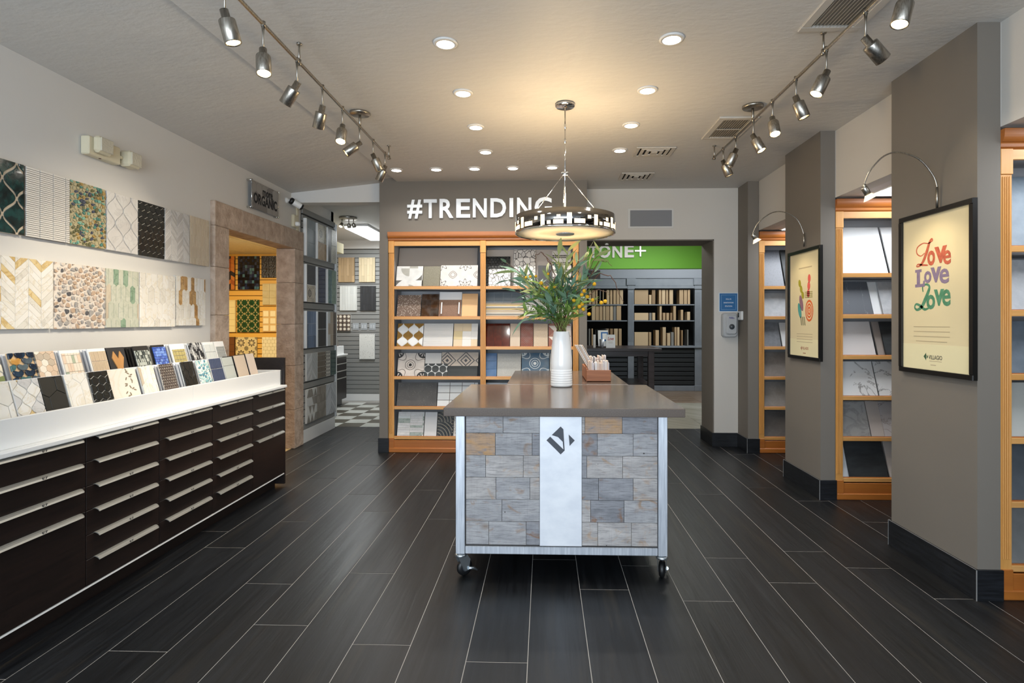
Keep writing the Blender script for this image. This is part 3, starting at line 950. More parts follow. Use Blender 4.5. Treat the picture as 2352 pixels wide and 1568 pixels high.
trough(SF, 'large charcoal hexagon sample with thin grey joints', 2.4949, 2.6164, lambda w, h: hexes(w, h, .058, .002, .03, .05), pbr('charcoal_hex_tile', '#26251f', .45), pbr('grey_joint', '#6d6b66', .8))
trough(SF, 'cream wood-vein marble sample with a gold corner', 2.6289, 2.7582, lambda w, h: pickets(w, h, .075, .17, .0015, False, .01, .02), [M_calac_w, M_calac_w, M_gold], M_groutw, wts=[4, 3, 1], seed=7)
trough(SF, 'small black hexagon sample with white joints', 2.7721, 2.8975, lambda w, h: hexes(w, h, .0265, .004, .012, .015), M_nero, M_groutw)
M_leaf = pbr('brown_inlay_leaf', '#8d8069', .5)
def leafy(w, h):
    rg = random.Random(4); out = []
    for i in range(16):
        cx, cy, a = w*.62+rg.uniform(-.03, .045), .11+i*.0095, rg.uniform(-.7, .7)+(.8 if i % 2 else -.8)
        l, b = .011, .0042
        p = [(l*math.sin(q), b*math.cos(q)) for q in [-2*PI*k/8 for k in range(8)]]
        p = clip([(cx+x*math.cos(a+1.57)-y*math.sin(a+1.57), cy+x*math.sin(a+1.57)+y*math.cos(a+1.57)) for x, y in p], 0, 0, w, h)
        if p: out.append(p)
    return out
trough(SF, 'ivory marble sample inlaid with small brown leaves', 2.9036, 3.1026, leafy, M_leaf, marble('ivory_marble', '#efe6da', '#e2d2bb', 6, .05, .3, .5), tth=.001, tile='leaf_inlay')
trough(SF, 'ivory picket marble sample beside the leaf inlay', 3.1237, 3.2445, lambda w, h: pickets(w, h, .036, .12, .0015, True), [M_calac_w, M_calac_w, M_beiget], M_groutw, wts=[3, 3, 1], seed=2)
trough(SF, 'brown oval penny mosaic sample', 3.2985, 3.4205, lambda w, h: circles(w, h, .0098, .003, 8), pbr('brown_oval_tile', '#5e534c', .4), pbr('cream_mesh', '#d9cfc2', .8), joined=True, tile='oval_mosaic')
trough(SF, 'elongated black hexagon sample with wooden edge', 3.4936, 3.621, lambda w, h: pickets(w, h, .048, .075, .0035, False, .01, .02), M_nero, M_groutw)
trough(SF, 'aqua blue glass pebble sample', 3.6543, 3.7833, lambda w, h: pebbles(w, h, 60, 12, .8), [pbr('aqua_glass', '#86b6bd', .15), pbr('blue_glass', '#5d93a4', .15), pbr('ice_glass', '#bcd6d4', .15)], M_groutw, joined=True, tile='pebble_mosaic')
trough(SF, 'navy vertical stick mosaic sample', 3.7988, 3.9327, lambda w, h: grid(w, h, .0155, .095, .004), pbr('navy_stick_tile', '#4b5570', .2), M_groutw)
trough(SF, 'glossy pale grey glass sample with white reflections', 3.9494, 4.0822, lambda w, h: grid(w, h, .2, .2, .002), pbr('grey_glass_tile', '#b9beb9', .06), M_edge)
trough(SF, 'beige textured stone panel on a black rack', 4.1092, 4.2561, lambda w, h: grid(w, h, .3, .3, .002), pbr('beige_ripple_tile', '#cbb9a5', .6, bump=.8, ns=70, stretch=(1, 1, 3), bd=.004), M_spare_k, M_spare_k, ztop=1.132)
trough(SF, 'beige fine grain stone panel at the end of the black rack', 4.2789, 4.3896, lambda w, h: grid(w, h, .3, .3, .002), pbr('beige_plain_tile', '#d3c2b2', .6, bump=.3, ns=90), M_spare_k, M_spare_k, ztop=1.136)
gr = [pbr('green_shard', '#a3ad74', .4), pbr('cream_shard', '#e0d8c2', .4), pbr('olive_shard', '#7e8a55', .4), pbr('sage_shard', '#b9c0a4', .4)]
trough(SB, 'green and cream broken stone mosaic sample', 2.415, 2.5428, lambda w, h: pebbles(w, h, 30, 21, .86), gr, M_groutw, wts=[2, 4, 1, 2], seed=3)
def glaze(name, a, b):
    t = NT(name); v = t.coord('UV', jitter=True)
    return t.base(t.mix(t.ramp(t.noise(v, 25, 4), .35, .65), lin(a), lin(b)), .08, 0, .5)
trough(SB, 'blue fish scale tile sample with tan joints', 2.5846, 2.716, lambda w, h: scales(w, h, .031, .008), [glaze('navy_scale', '#1a2436', '#2b4358'), glaze('slate_scale', '#4a5560', '#66757a'), glaze('teal_scale', '#3a5d63', '#577e7e'), glaze('amber_scale', '#b97f37', '#d6ac68')], pbr('tan_joint', '#d3b48c', .8), wts=[3, 3, 2, 1], seed=9, tth=.007)
fl_ = [pbr('blush_petal', '#d8bfa6', .5), pbr('ivory_petal', '#ebe2d3', .5), pbr('taupe_petal', '#c0b09c', .5)]
trough(SB, 'cream and blush floral marble mosaic sample', 2.7235, 2.8341, lambda w, h: hexes(w, h, .021, .001, .01, .01), fl_, M_groutw, seed=5)
trough(SB, 'green and cream basketweave sample on a white card', 2.8721, 2.9981, lambda w, h: [[(x+.006, y+.004) for x, y in p] for p in grid(w-.012, h-.022, .0185, .045, .001)], [pbr('sage_green_bar', '#a9b39b', .4), pbr('cream_bar', '#e7ddcc', .4), pbr('peach_bar', '#e2cbb4', .4)], M_edge, wts=[2, 4, 2], seed=2, nsp=6)
trough(SB, 'thin beige stick mosaic sample on a white card', 3.0528, 3.1783, lambda w, h: [[(x+.006, y+.004) for x, y in p] for p in grid(w-.012, h-.022, .0095, .06, .0022)], pbr('beige_stick', '#d2bca0', .5), M_edge, joined=True, tile='stick_mosaic', nsp=5)
def cross(w, h):
    c, d = w/2, h*.52
    a = w*.30
    body = [(c-a*.55, d-.13), (c+a*.55, d-.13), (c+a*1.1, d-.06), (c+a*.55, d), (c+a*1.1, d+.06), (c+a*.6, d+.10), (c, d+.055), (c-a*.6, d+.10), (c-a*1.1, d+.06), (c-a*.55, d), (c-a*1.1, d-.06)]
    return [clip(body, 0, 0, w, h)]
t = trough(SB, 'black board sample with tan wooden cross shape', 3.1884, 3.3252, cross, wood('tan_veneer', '#c8955c', '#b07e47', 1, 1, .5, 0, 'UV'), pbr('charcoal_board', '#2b2a2c', .5), M_spare_k, tile='wooden_cross', gap=.024)
trough(SB, 'dark speckled glass strip mosaic sample', 3.3999, 3.5266, lambda w, h: grid(w, h-.03, .009, .022, .001, .5), [pbr('grey_chip', '#8b8f88', .2), pbr('dark_chip', '#3f4642', .2), pbr('pale_chip', '#c3c8bf', .2)], M_groutd, M_groutd, joined=True, tile='chip_mosaic', seed=4)
trough(SB, 'cobalt blue glass mosaic sample', 3.5639, 3.685, lambda w, h: grid(w, h-.015, .017, .018, .0012), [glaze('cobalt_a', '#3457b4', '#4f76cf'), glaze('cobalt_b', '#27479c', '#3a5fc0'), glaze('cobalt_c', '#5f86d6', '#7fa2e4')], M_groutd, pbr('grey_rack', '#8d8a86', .5), seed=6)
trough(SB, 'khaki square mosaic sample on a white card', 3.7395, 3.8926, lambda w, h: [[(x+.012, y+.06) for x, y in p] for p in grid(w-.024, h-.10, .0285, .0285, .003)], pbr('khaki_square', '#b7aa70', .3), M_edge, nsp=5)
trough(SB, 'black and grey strip mosaic sample', 3.9328, 4.0803, lambda w, h: grid(w, h, .014, .03, .001, .5, True), [pbr('black_bar', '#29292b', .3), pbr('grey_bar', '#9a9a9a', .3), pbr('pale_bar', '#d3d3d0', .3)], M_edge, seed=7)
trough(SB, 'pearl white wave sample', 4.1078, 4.239, lambda w, h: grid(w, h-.02, .05, .06, .002, .5), pbr('pearl_tile', '#dfe3e1', .15), M_edge)
trough(SB, 'white card with grey linear stick tiles', 4.2508, 4.3787, lambda w, h: [[(x+.012, y+.05) for x, y in p] for p in grid(w-.024, h-.09, .09, .012, .002)], pbr('grey_linear_tile', '#aeb0ad', .4), M_edge, joined=True, tile='stick_mosaic')

# ---------------------------------------------------------------- fittings on the left wall
t = thing('emergency_light', 'cream twin-head emergency light high on the left wall', 'light', (-2.73, 3.42, 2.37))
B('body', -2.738, -2.685, 3.258, 3.51, 2.366, 2.476, M_cream, t, .006)
M_lens = pbr('ribbed_lens', '#cfc9b6', .2, bump=.8, ns=90, bd=.004)
for y0, y1, z0 in ((3.285, 3.40, 2.385), (3.535, 3.645, 2.372)):
    hd = B('lamp_head', -2.69 if y0 < 3.4 else -2.725, -2.645, y0, y1, z0, z0+.1, M_cream, t, .014)
    B('lens', -2.647, -2.638, y0+.01, y1-.008, z0+.01, z0+.092, M_lens, hd, .004)
G().tube([(-2.70, 3.50, 2.42), (-2.70, 3.545, 2.42)], .012).build('swivel', M_cream, t)
G().lathe([(.007, 0), (.007, .003)], (-2.70, 3.36, 2.3635)).build('indicator', pbr('dark_red_plastic', '#4a0d0d', .3), t)

t = thing('organic_sign', 'grey hexagon patterned sign reading more ORGANIC above the stone doorway', 'sign', (-2.72, 5.4, 2.43))
SF_ = fr_left(5.135, 2.432, -2.70)
pn = G().rect(SF_, 0, .525, 0, .255, 0, .006).build('panel', pbr('sign_grey', '#8a8682', .4), t)
M_sl = pbr('sign_line', '#d6d3ca', .5)
sg = pbr('sign_hex_grey', '#77726d', .4)
lay((SF_[0]+SF_[3]*.006, SF_[1], SF_[2], SF_[3]), hexes(.525, .255, .06, .006, .03, .02), [sg, pbr('sign_hex_light', '#98948e', .4)], t, .0008, 0, 0, 4, 'hexagon')
text('more', SF_, .2, .40, .148, .205, M_ink, t, 'lettering', .001, .02, h=.0075)
text('ORGANIC', SF_, .03, .49, .05, .15, M_ink, t, 'lettering', .001, .035, h=.0075)
for y in (.0, .518):
    for z in (0, .25): G().tube([(-2.739, 5.138+y, 2.435+z), (-2.688, 5.138+y, 2.435+z)], .011).build('standoff', M_chrome, t)
for y in (0, .518): G().tube([(-2.695, 5.138+y, 2.43), (-2.695, 5.138+y, 2.69)], .004).build('edge_rod', M_chrome, t)

t = thing('security_camera', 'white bullet security camera with black lens, on the left wall corner', 'camera', (-2.73, 5.97, 2.66))
G().lathe([(.03, 0), (.03, .012), (.012, .03)], (-2.74, 5.93, 2.665), (1, 0, 0)).build('mount', M_white, t)
G().tube([(-2.71, 5.93, 2.665), (-2.68, 5.96, 2.655)], .012).build('arm', M_white, t)
ca = Vector((.55, .45, -.38)).normalized()
G().lathe([(.026, 0), (.032, .01), (.032, .10), (.03, .105)], Vector((-2.685, 5.955, 2.66)), ca).build('housing', M_white, t)
G().lathe([(.031, 0), (.033, .002), (.033, .018), (.02, .024), (0.001, .024)], Vector((-2.685, 5.955, 2.66))+ca*.098, ca).build('lens', M_blackm, t)
G().lathe([(.02, 0), (.034, .008), (.037, .025), (.033, .04), (.02, .045)], Vector((-2.69, 5.945, 2.662))-ca*.02, ca).build('rear_cap', M_blackm, t)
t = thing('motion_sensor', 'small white motion sensor box beside the slatwall', 'sensor', (-2.72, 6.1, 2.405))
B('body', -2.74, -2.705, 6.045, 6.16, 2.405, 2.54, M_cream, t, .008)
G().lathe([(.02, 0), (.03, .01), (.03, .035), (.022, .045)], (-2.695, 6.10, 2.42)).build('lens', M_white, t)
tag(B('cable_trunking', -2.74, -2.725, 6.17, 6.205, 2.378, 2.64, M_cream, None, .002), 'cream vertical cable trunking under the security camera', 'trunking')

# ---------------------------------------------------------------- samples on the grey slatwall beside the doorway
GW = 'samples on the grey slatwall beside the doorway'
def slat_left(label, y0, y1, z0, z1, polys_fn, mats, backing=None, joined=False, wts=None, seed=1, tile='tile'):
    fr = fr_left(y0, z0, -2.72)
    t = board('sample_board', label, 'tile sample', fr, y1-y0, z1-z0, .018, backing or M_edge, GW)
    if polys_fn: lay((fr[0]+fr[3]*.018, fr[1], fr[2], fr[3]), polys_fn(y1-y0, z1-z0), mats, t, .004, 0, .001, seed, tile, joined, wts)
    return t
R1, R2, R3, R4, R5 = (2.125, 2.55), (1.605, 2.03), (1.075, 1.50), (.70, 1.01), (.215, .60)
blue1 = pbr('pale_blue_tile', '#8f9ba3', .3, col2='#7f8c95', ns=8, rnd=.1)
slat_left('pale blue grey stacked tile board, top row of slatwall', 6.335, 6.60, *R1, lambda w, h: grid(w, h, .09, .16, .002), blue1)
oakb = slat_left('board with patterned tile over oak chevron, top row of slatwall', 6.66, 6.93, *R1, lambda w, h: [[(0, h*.5), (w, h*.5), (w, h), (0, h)]], printed('olive_medallion', 'medallion', '#c9c4b2', '#6f6f66', .2, '#8d8c80'))
fr = fr_left(6.66, 2.125, -2.70)
lay((fr[0]+fr[3]*.001, VY, VZ, VX), chevrons(.27, .205, .135, .03, .10, .001), wood('oak_strip', '#b9a283', '#a58d6d', 1, 2, .5, .12, 'UV'), oakb, .003, 0, .0008, 3)
slat_left('plain charcoal tile board, top row of slatwall', 6.965, 7.08, *R1, lambda w, h: grid(w, h, .2, .5, .002), pbr('charcoal_tile', '#35352f', .4))
slat_left('narrow patterned tile board by the slatwall corner', 7.10, 7.262, *R1, lambda w, h: grid(w, h, .2, .22, .002), printed('olive_flower', 'flower', '#c3bfae', '#7b7a70', .2, '#99978c'))
slat_left('board with medallion tile over black mosaic, second row', 6.335, 6.60, *R2, lambda w, h: [[(0, h*.47), (w, h*.47), (w, h), (0, h)], [(0, 0), (w, 0), (w, h*.45), (0, h*.45)]], [printed('brown_medallion', 'medallion', '#cfc6b4', '#5d5650', .2, '#75695f'), pbr('black_mosaic', '#24252a', .35, col2='#3a3b40', ns=60)], seed=2)
slat_left('navy and cobalt glossy tile board, second row', 6.665, 6.91, *R2, lambda w, h: grid(w, h, .122, .45, .003), [glaze('navy_tile', '#1b2440', '#2d3a63'), glaze('cobalt_tile', '#1d2f6e', '#2a418d')], seed=4)
slat_left('teal and green glass tile board, second row', 6.955, 7.262, *R2, lambda w, h: grid(w, h, .155, .45, .003), [glaze('teal_glass', '#3f6b6e', '#5d8583'), glaze('green_glass', '#6a8a78', '#7f9c88')], seed=1)
slat_left('denim blue stacked tile board, third row', 6.335, 6.615, *R3, lambda w, h: grid(w, h, .07, .14, .002), [pbr('denim_a', '#3f5573', .3), pbr('denim_b', '#52698a', .3), pbr('denim_c', '#62799a', .3)], seed=3)
slat_left('two black slate tiles board, third row', 6.665, 6.925, *R3, lambda w, h: grid(w, h, .3, .213, .006), pbr('black_slate_tile', '#211f1e', .5, col2='#2d2a28', ns=6, stretch=(1, 6, 1)))
slat_left('brown and white checked tile board, third row', 6.965, 7.262, *R3, lambda w, h: grid(w, h, .1, .142, .002), [pbr('mocha_square', '#5d4f44', .4), pbr('sand_square', '#b3a28d', .4), pbr('pearl_square', '#c9cbc8', .4)], seed=6)
slat_left('white grey herringbone board, fourth row', 6.36, 6.66, *R4, lambda w, h: chevrons(w, h, .15, .052, .13, .005), [pbr('grey_herringbone', '#b3b5b5', .4), pbr('pale_herringbone', '#c5c7c7', .4)], M_groutw)
slat_left('brown stacked tile board, fourth row', 6.672, 6.915, *R4, lambda w, h: grid(w, h, .12, .068, .003), pbr('brown_stack_tile', '#6f6353', .5, rnd=.12), M_groutw)
slat_left('black and white dotted border board, fourth row', 6.925, 7.07, *R4, lambda w, h: grid(w, h, .3, .4, .002), printed('dot_border', 'octo', '#e2ddd2', '#55524e', .045, '#2e2c2a'), M_groutw)
slat_left('deep green glossy tile board, fourth row', 7.085, 7.255, *R4, lambda w, h: grid(w, h, .3, .5, .002), glaze('deep_green', '#0f3a35', '#174b44'), M_groutd)
def tri(w, h):
    out = []
    a, b = w/3, h/4
    for j in range(4):
        for i in range(-1, 4):
            x, y = i*a, j*b
            for p in ([(x+.003, y+.003), (x+a-.003, y+.003), (x+a/2, y+b-.004)], [(x+a/2+.003, y+b-.003), (x+a-.0, y+.004), (x+a*1.5-.003, y+b-.003)]):
                q = clip(p, 0, 0, w, h)
                if q: out.append(q)
    return out
slat_left('white and grey triangle marble board, bottom row', 6.36, 6.645, *R5, tri, [pbr('white_triangle', '#cfcfcc', .4), pbr('taupe_triangle', '#857f76', .4)], M_groutw, wts=[3, 2])
slat_left('taupe fan pattern stone board, bottom row', 6.655, 6.92, *R5, tri, [pbr('fan_a', '#857d72', .5), pbr('fan_b', '#938b80', .5)], pbr('fan_joint', '#9f978b', .8), seed=3)
slat_left('silver grey herringbone board, bottom row by the corner', 6.935, 7.255, *R5, lambda w, h: chevrons(w, h, .16, .06, .15, .005), [pbr('silver_herringbone', '#aeb1b6', .35), pbr('silver_herringbone_b', '#c2c5c9', .35)], M_groutw, seed=2)
for k, y in enumerate((6.318, 6.632, 6.947)):
    for (a, b), nm in ((R1, 'top'), (R2, 'second'), (R3, 'third')):
        tag(B('channel_strip', -2.72, -2.683, y-.011, y+.011, a, b, M_white, None, .002), 'slim white channel strip %s the slatwall, %s row' % (('left of the first board on', 'between first and second boards on', 'between second and third boards on')[k], nm), 'strip', 'channel strips of the %s row' % nm)

# ---------------------------------------------------------------- mosaic room seen through the stone doorway
GY = 'sample boards on the ochre slatwall'
def back_board(label, x0, x1, z0, z1, y, polys_fn, mats, backing, group, joined=False, wts=None, seed=1, th=.02, tile='tile', tth=.004):
    fr = fr_back(x0, z0, y)
    t = board('sample_board', label, 'tile sample', fr, x1-x0, z1-z0, th, backing, group)
    if polys_fn: lay((fr[0]+fr[3]*th, fr[1], fr[2], fr[3]), polys_fn(x1-x0, z1-z0), mats, t, tth, 0, .001, seed, tile, joined, wts)
    return t
YM = 8.02
M_goldb = pbr('gold_board', '#c69a52', .5)
back_board('dark blue square glass mosaic board on the ochre wall', -4.40, -4.09, 1.84, 2.32, YM, lambda w, h: grid(w, h, .0345, .044, .002), [glaze('ink_tile', '#10151f', '#26324a'), glaze('night_tile', '#1c2230', '#3a4458'), glaze('lake_tile', '#3a5560', '#567a7c'), glaze('pitch_tile', '#0b0d10', '#1b1e22')], M_groutd, GY, wts=[4, 3, 1, 4], seed=3)
back_board('black rippled glass board on the ochre wall', -4.055, -3.84, 2.01, 2.32, YM, lambda w, h: grid(w, h, .11, .08, .002), pbr('black_ripple_glass', '#1a150e', .08, bump=1.0, ns=40, bd=.01), M_groutd, GY)
back_board('cream crackle tile board on the ochre wall', -4.04, -3.84, 1.62, 1.925, YM, lambda w, h: grid(w, h, .1, .1, .002), pbr('cream_crackle', '#c9b98a', .25, col2='#bda977', ns=9, rnd=.08), pbr('straw_grout', '#b7a571', .8), GY)
def starcross(w, h):
    out = []
    n = 3; a = w/n
    for j in range(int(h/a)+2):
        for i in range(n+1):
            for k in range(2):
                cx, cy = a*(i+.5*k), a*(j+.5*k)
                if k == 0: p = [(cx+(.33 if q % 2 else .47)*a*math.cos(PI/8*q+PI/8), cy+(.33 if q % 2 else .47)*a*math.sin(PI/8*q+PI/8)) for q in range(16)]
                else:
                    p = []
                    for q in range(4):
                        c, s_ = math.cos(PI/2*q), math.sin(PI/2*q)
                        for x, y in ((.40, 0), (.16, .10), (.145, .145), (.10, .16)): p.append((cx+a*(x*c-y*s_), cy+a*(x*s_+y*c)))
                p = clip(p, 0, 0, w, h)
                if p: out.append(p)
    return out
back_board('dark green star and cross tile board on the ochre wall', -4.408, -4.09, 1.228, 1.695, YM, starcross, glaze('bottle_green', '#16391f', '#1f4a2b'), pbr('brass_joint', '#9b8a4e', .6), GY)
back_board('six cream squares on tan board on the ochre wall', -4.04, -3.837, 1.235, 1.545, YM, lambda w, h: grid(w, h, .1015, .1033, .025), pbr('cream_square', '#e6d3a0', .5), pbr('tan_board', '#cda663', .6), GY)
back_board('black and cream star patterned board on the ochre wall', -4.427, -4.122, .84, 1.157, YM, lambda w, h: grid(w, h, .153, .158, .001), printed('star_print', 'star', '#d6c289', '#3b3022', .153, '#8a7c55'), pbr('star_joint', '#c0ac76', .7), GY)
back_board('cream brick mosaic board on the ochre wall', -4.046, -3.837, .82, 1.158, YM, lambda w, h: grid(w, h, .052, .05, .003, .5), pbr('cream_brick', '#e3d5a8', .4), pbr('straw_joint', '#c8b67f', .8), GY)
back_board('tall pale yellow tile board beside the left jamb', -4.62, -4.432, 1.228, 1.69, YM, lambda w, h: grid(w, h, .09, .09, .003), pbr('pale_yellow_tile', '#e4cf8f', .4), M_goldb, GY)
back_board('orange and black cube patterned board by the left jamb', -4.75, -4.445, 1.84, 2.32, YM, lambda w, h: chevrons(w, h, .05, .06, .03, .002), [pbr('orange_rhomb', '#c0712a', .4), pbr('black_rhomb', '#2b2119', .4), pbr('rust_rhomb', '#9a4f1d', .4)], M_groutd, GY, seed=2)
back_board('dark brown tile board below the pale yellow one', -4.75, -4.445, .85, 1.16, YM, lambda w, h: grid(w, h, .1, .1, .003), pbr('brown_tile', '#6b4220', .4), M_groutd, GY)

# ---------------------------------------------------------------- back room past the beam
GB = 'sample boards on the back room slatwall'
YB = 9.785
oak = wood('oak_plank_tile', '#b79c78', '#a1855f', 2, 1, .5, .14, 'Object')
ash = wood('ash_plank_tile', '#d8c8a8', '#c8b591', 2, 1, .5, .10, 'Object')
wht = wood('whitewash_plank_tile', '#dcddd9', '#cfd0cb', 2, 1, .5, .05, 'Object')
chk = wood('charcoal_plank_tile', '#34363a', '#26282b', 2, 1, .5, .15, 'Object')
plank_v = lambda w, h: [[(y, x) for x, y in p][::-1] for p in grid(h, w, .30, .0475, .0012, .37)]
back_board('oak plank tile board, upper row of back room', -3.587, -3.302, 2.07, 2.498, YB, plank_v, oak, M_groutd, GB)
back_board('pale ash plank tile board, upper row of back room', -3.226, -2.942, 2.07, 2.497, YB, plank_v, ash, M_groutd, GB)
back_board('white plank tile board, second row of back room', -3.564, -3.264, 1.576, 2.002, YB, plank_v, wht, M_groutw, GB)
back_board('charcoal plank tile board, second row of back room', -3.203, -2.934, 1.575, 2.002, YB, plank_v, chk, M_groutd, GB)
back_board('brown plank tile board at the edge of the back room', -3.85, -3.625, 1.576, 2.0, YB, plank_v, wood('brown_plank_tile', '#8d7355', '#7a6145', 2, 1, .5, .1, 'Object'), M_groutd, GB)
back_board('cream octagon and dot patterned board in the back room', -3.655, -3.372, 1.218, 1.507, YB, lambda w, h: grid(w, h, .142, .145, .001), printed('octagon_print', 'octo', '#6b5a4e', '#ece3d1', .071, '#2b2420'), M_groutw, GB)
back_board('white terrazzo board hung low in the back room', -3.218, -2.949, .731, 1.165, YB, lambda w, h: [[(0, 0), (w, 0), (w, h), (0, h)]], speckle('white_terrazzo', '#e4e4df', '#bdbdb6', 38, .22), M_edge, GB, tth=.006)
for k, x in enumerate((-3.345, -3.20, -3.05)):
    t = thing('switch_plate', '%s of three grey double switch plates in the back room' % ('leftmost', 'middle', 'rightmost')[k], 'switch', (x+.055, YB-.004, 1.235), 'switch plates in the back room')
    B('plate', x, x+.112, YB-.008, YB, 1.235, 1.355, pbr('grey_plastic', '#a3a8ac', .4), t, .003)
    for d in (.022, .066): B('rocker', x+d, x+d+.026, YB-.013, YB-.008, 1.262, 1.325, pbr('pale_grey_plastic', '#b9bec2', .35), t, .002)
# cabinet with trough against the left wall of the back room
for k, (y0, nd, lab) in enumerate(((8.82, 4, 'three drawers and a door'), (8.308, 6, 'six drawers'))):
    t = thing('drawer_cabinet', 'dark cabinet with %s in the back room' % lab, 'cabinet', (-3.6, y0+.25, 0), 'drawer cabinets in the back room')
    G().box(-3.9, -3.31, y0, y0+.51, .113, .826).box(-3.9, -3.37, y0, y0+.51, 0, .113).build('body', M_espresso, t)
    for q in range(nd):
        ztp = .822-.1165*q; zbt = ztp-.1135 if q < nd-1 else .117
        d = G().box(-3.31, -3.292, y0+.002, y0+.508, zbt, ztp, .001).build('drawer' if (nd == 6 or q < 3) else 'door', M_espresso, t)
        B('handle', -3.292, -3.27, y0+.04, y0+.48, ztp-.016, ztp, M_handle, d, .005)
t = thing('display_trough', 'small white sample trough on the back room cabinets', 'counter', (-3.6, 8.85, .826))
B('ledge', -3.9, -3.27, 8.3, 9.335, .827, .85, M_white, t, .003)
B('front_board', -3.345, -3.325, 8.3, 9.31, .85, .985, M_white, t, .002)
B('end_board', -3.9, -3.325, 9.295, 9.312, .85, .985, M_white, t, .002)
for k, (y, c, nm) in enumerate(((8.95, '#d9d6d0', 'white'), (9.09, '#c96f86', 'pink'), (9.18, '#6f6b63', 'grey'), (8.82, '#7b4b45', 'maroon'))):
    tag(G().rect(fr_left(y, .853, -3.365, .25), 0, .085, 0, .29, 0, .008, .001).build('sample_card', pbr('card_'+nm, c, .5)), '%s sample card in the back room trough' % nm, 'tile sample', 'sample cards in the back room trough')
# ceiling lights of the back room
t = thing('fluorescent_light', 'bright rectangular fluorescent ceiling light in the back room', 'light', (-2.75, 8.77, 2.74))
B('housing', -2.92, -2.56, 8.13, 9.40, 2.765, 2.795, M_white, t, .004)
B('diffuser', -2.905, -2.575, 8.15, 9.38, 2.735, 2.766, glow('fluorescent_diffuser', '#f6fbff', 9), t, .008)
lamp('AREA', 'fluorescent_glow', (-2.74, 8.77, 2.72), 46, (.93, .98, 1), 1.1, .3, aim=(-2.74, 8.77, 0), parent=t)
t = thing('spotlight_cluster', 'round nickel ceiling plate with three small spotlights in the back room', 'light', (-2.62, 7.35, 2.69))
G().lathe([(.11, 0), (.12, .006), (.12, .022), (.115, .028)], (-2.66, 7.60, 2.766), n=28).build('ceiling_plate', M_nickel, t)
for k, (dx, dy, lit) in enumerate(((-.075, -.02, 1), (0, .03, 0), (.075, .0, 0))):
    b0 = Vector((-2.66+dx, 7.60+dy, 2.766)); dr = Vector((dx*1.5-.1, -.5, -.9)).normalized() if lit else Vector((dx, .4, -.8)).normalized()
    hd = G().tube([b0, b0-VZ*.06], .006).build('arm', M_nickel, t)
    p0 = b0-VZ*.06
    G().lathe([(.012, -.01), (.02, 0), (.028, .045), (.026, .05)], p0, dr, n=16).build('lamp_head', M_nickel, hd)
    G().lathe([(.001, .051), (.022, .0512), (.022, .048)], p0, dr, n=16).build('bulb', glow('halogen_bulb', '#ffe0a8', 14) if lit else pbr('bulb_glass', '#c8c4b8', .2), hd)

# ---------------------------------------------------------------- sign over the niche
M_letter = pbr('brushed_aluminium_letter', '#e9ebec', .35, .55)
t = thing('trending_sign', 'brushed metal raised letters reading #TRENDING over the bookcase', 'sign', (-.65, 5.905, 2.45))
LT = [('#', -1.4358, -1.2773, 2.4562, 2.6544), ('T', -1.2623, -1.123, 2.4602, 2.6582), ('R', -1.0952, -0.9481, 2.4612, 2.661), ('E', -0.9193, -0.7726, 2.4632, 2.6608), ('N', -0.7458, -0.5993, 2.4652, 2.6636), ('D', -0.5617, -0.3967, 2.4651, 2.6644), ('I', -0.3622, -0.3227, 2.4669, 2.665), ('N', -0.2833, -0.1335, 2.4684, 2.6684), ('G', -0.1011, 0.0808, 2.4654, 2.674)]
for ch, x0, x1, z0, z1 in LT:
    text(ch, fr_back(0, 0, 5.908), x0, x1, z0, z1, M_letter, t, 'letter', .018, .024)

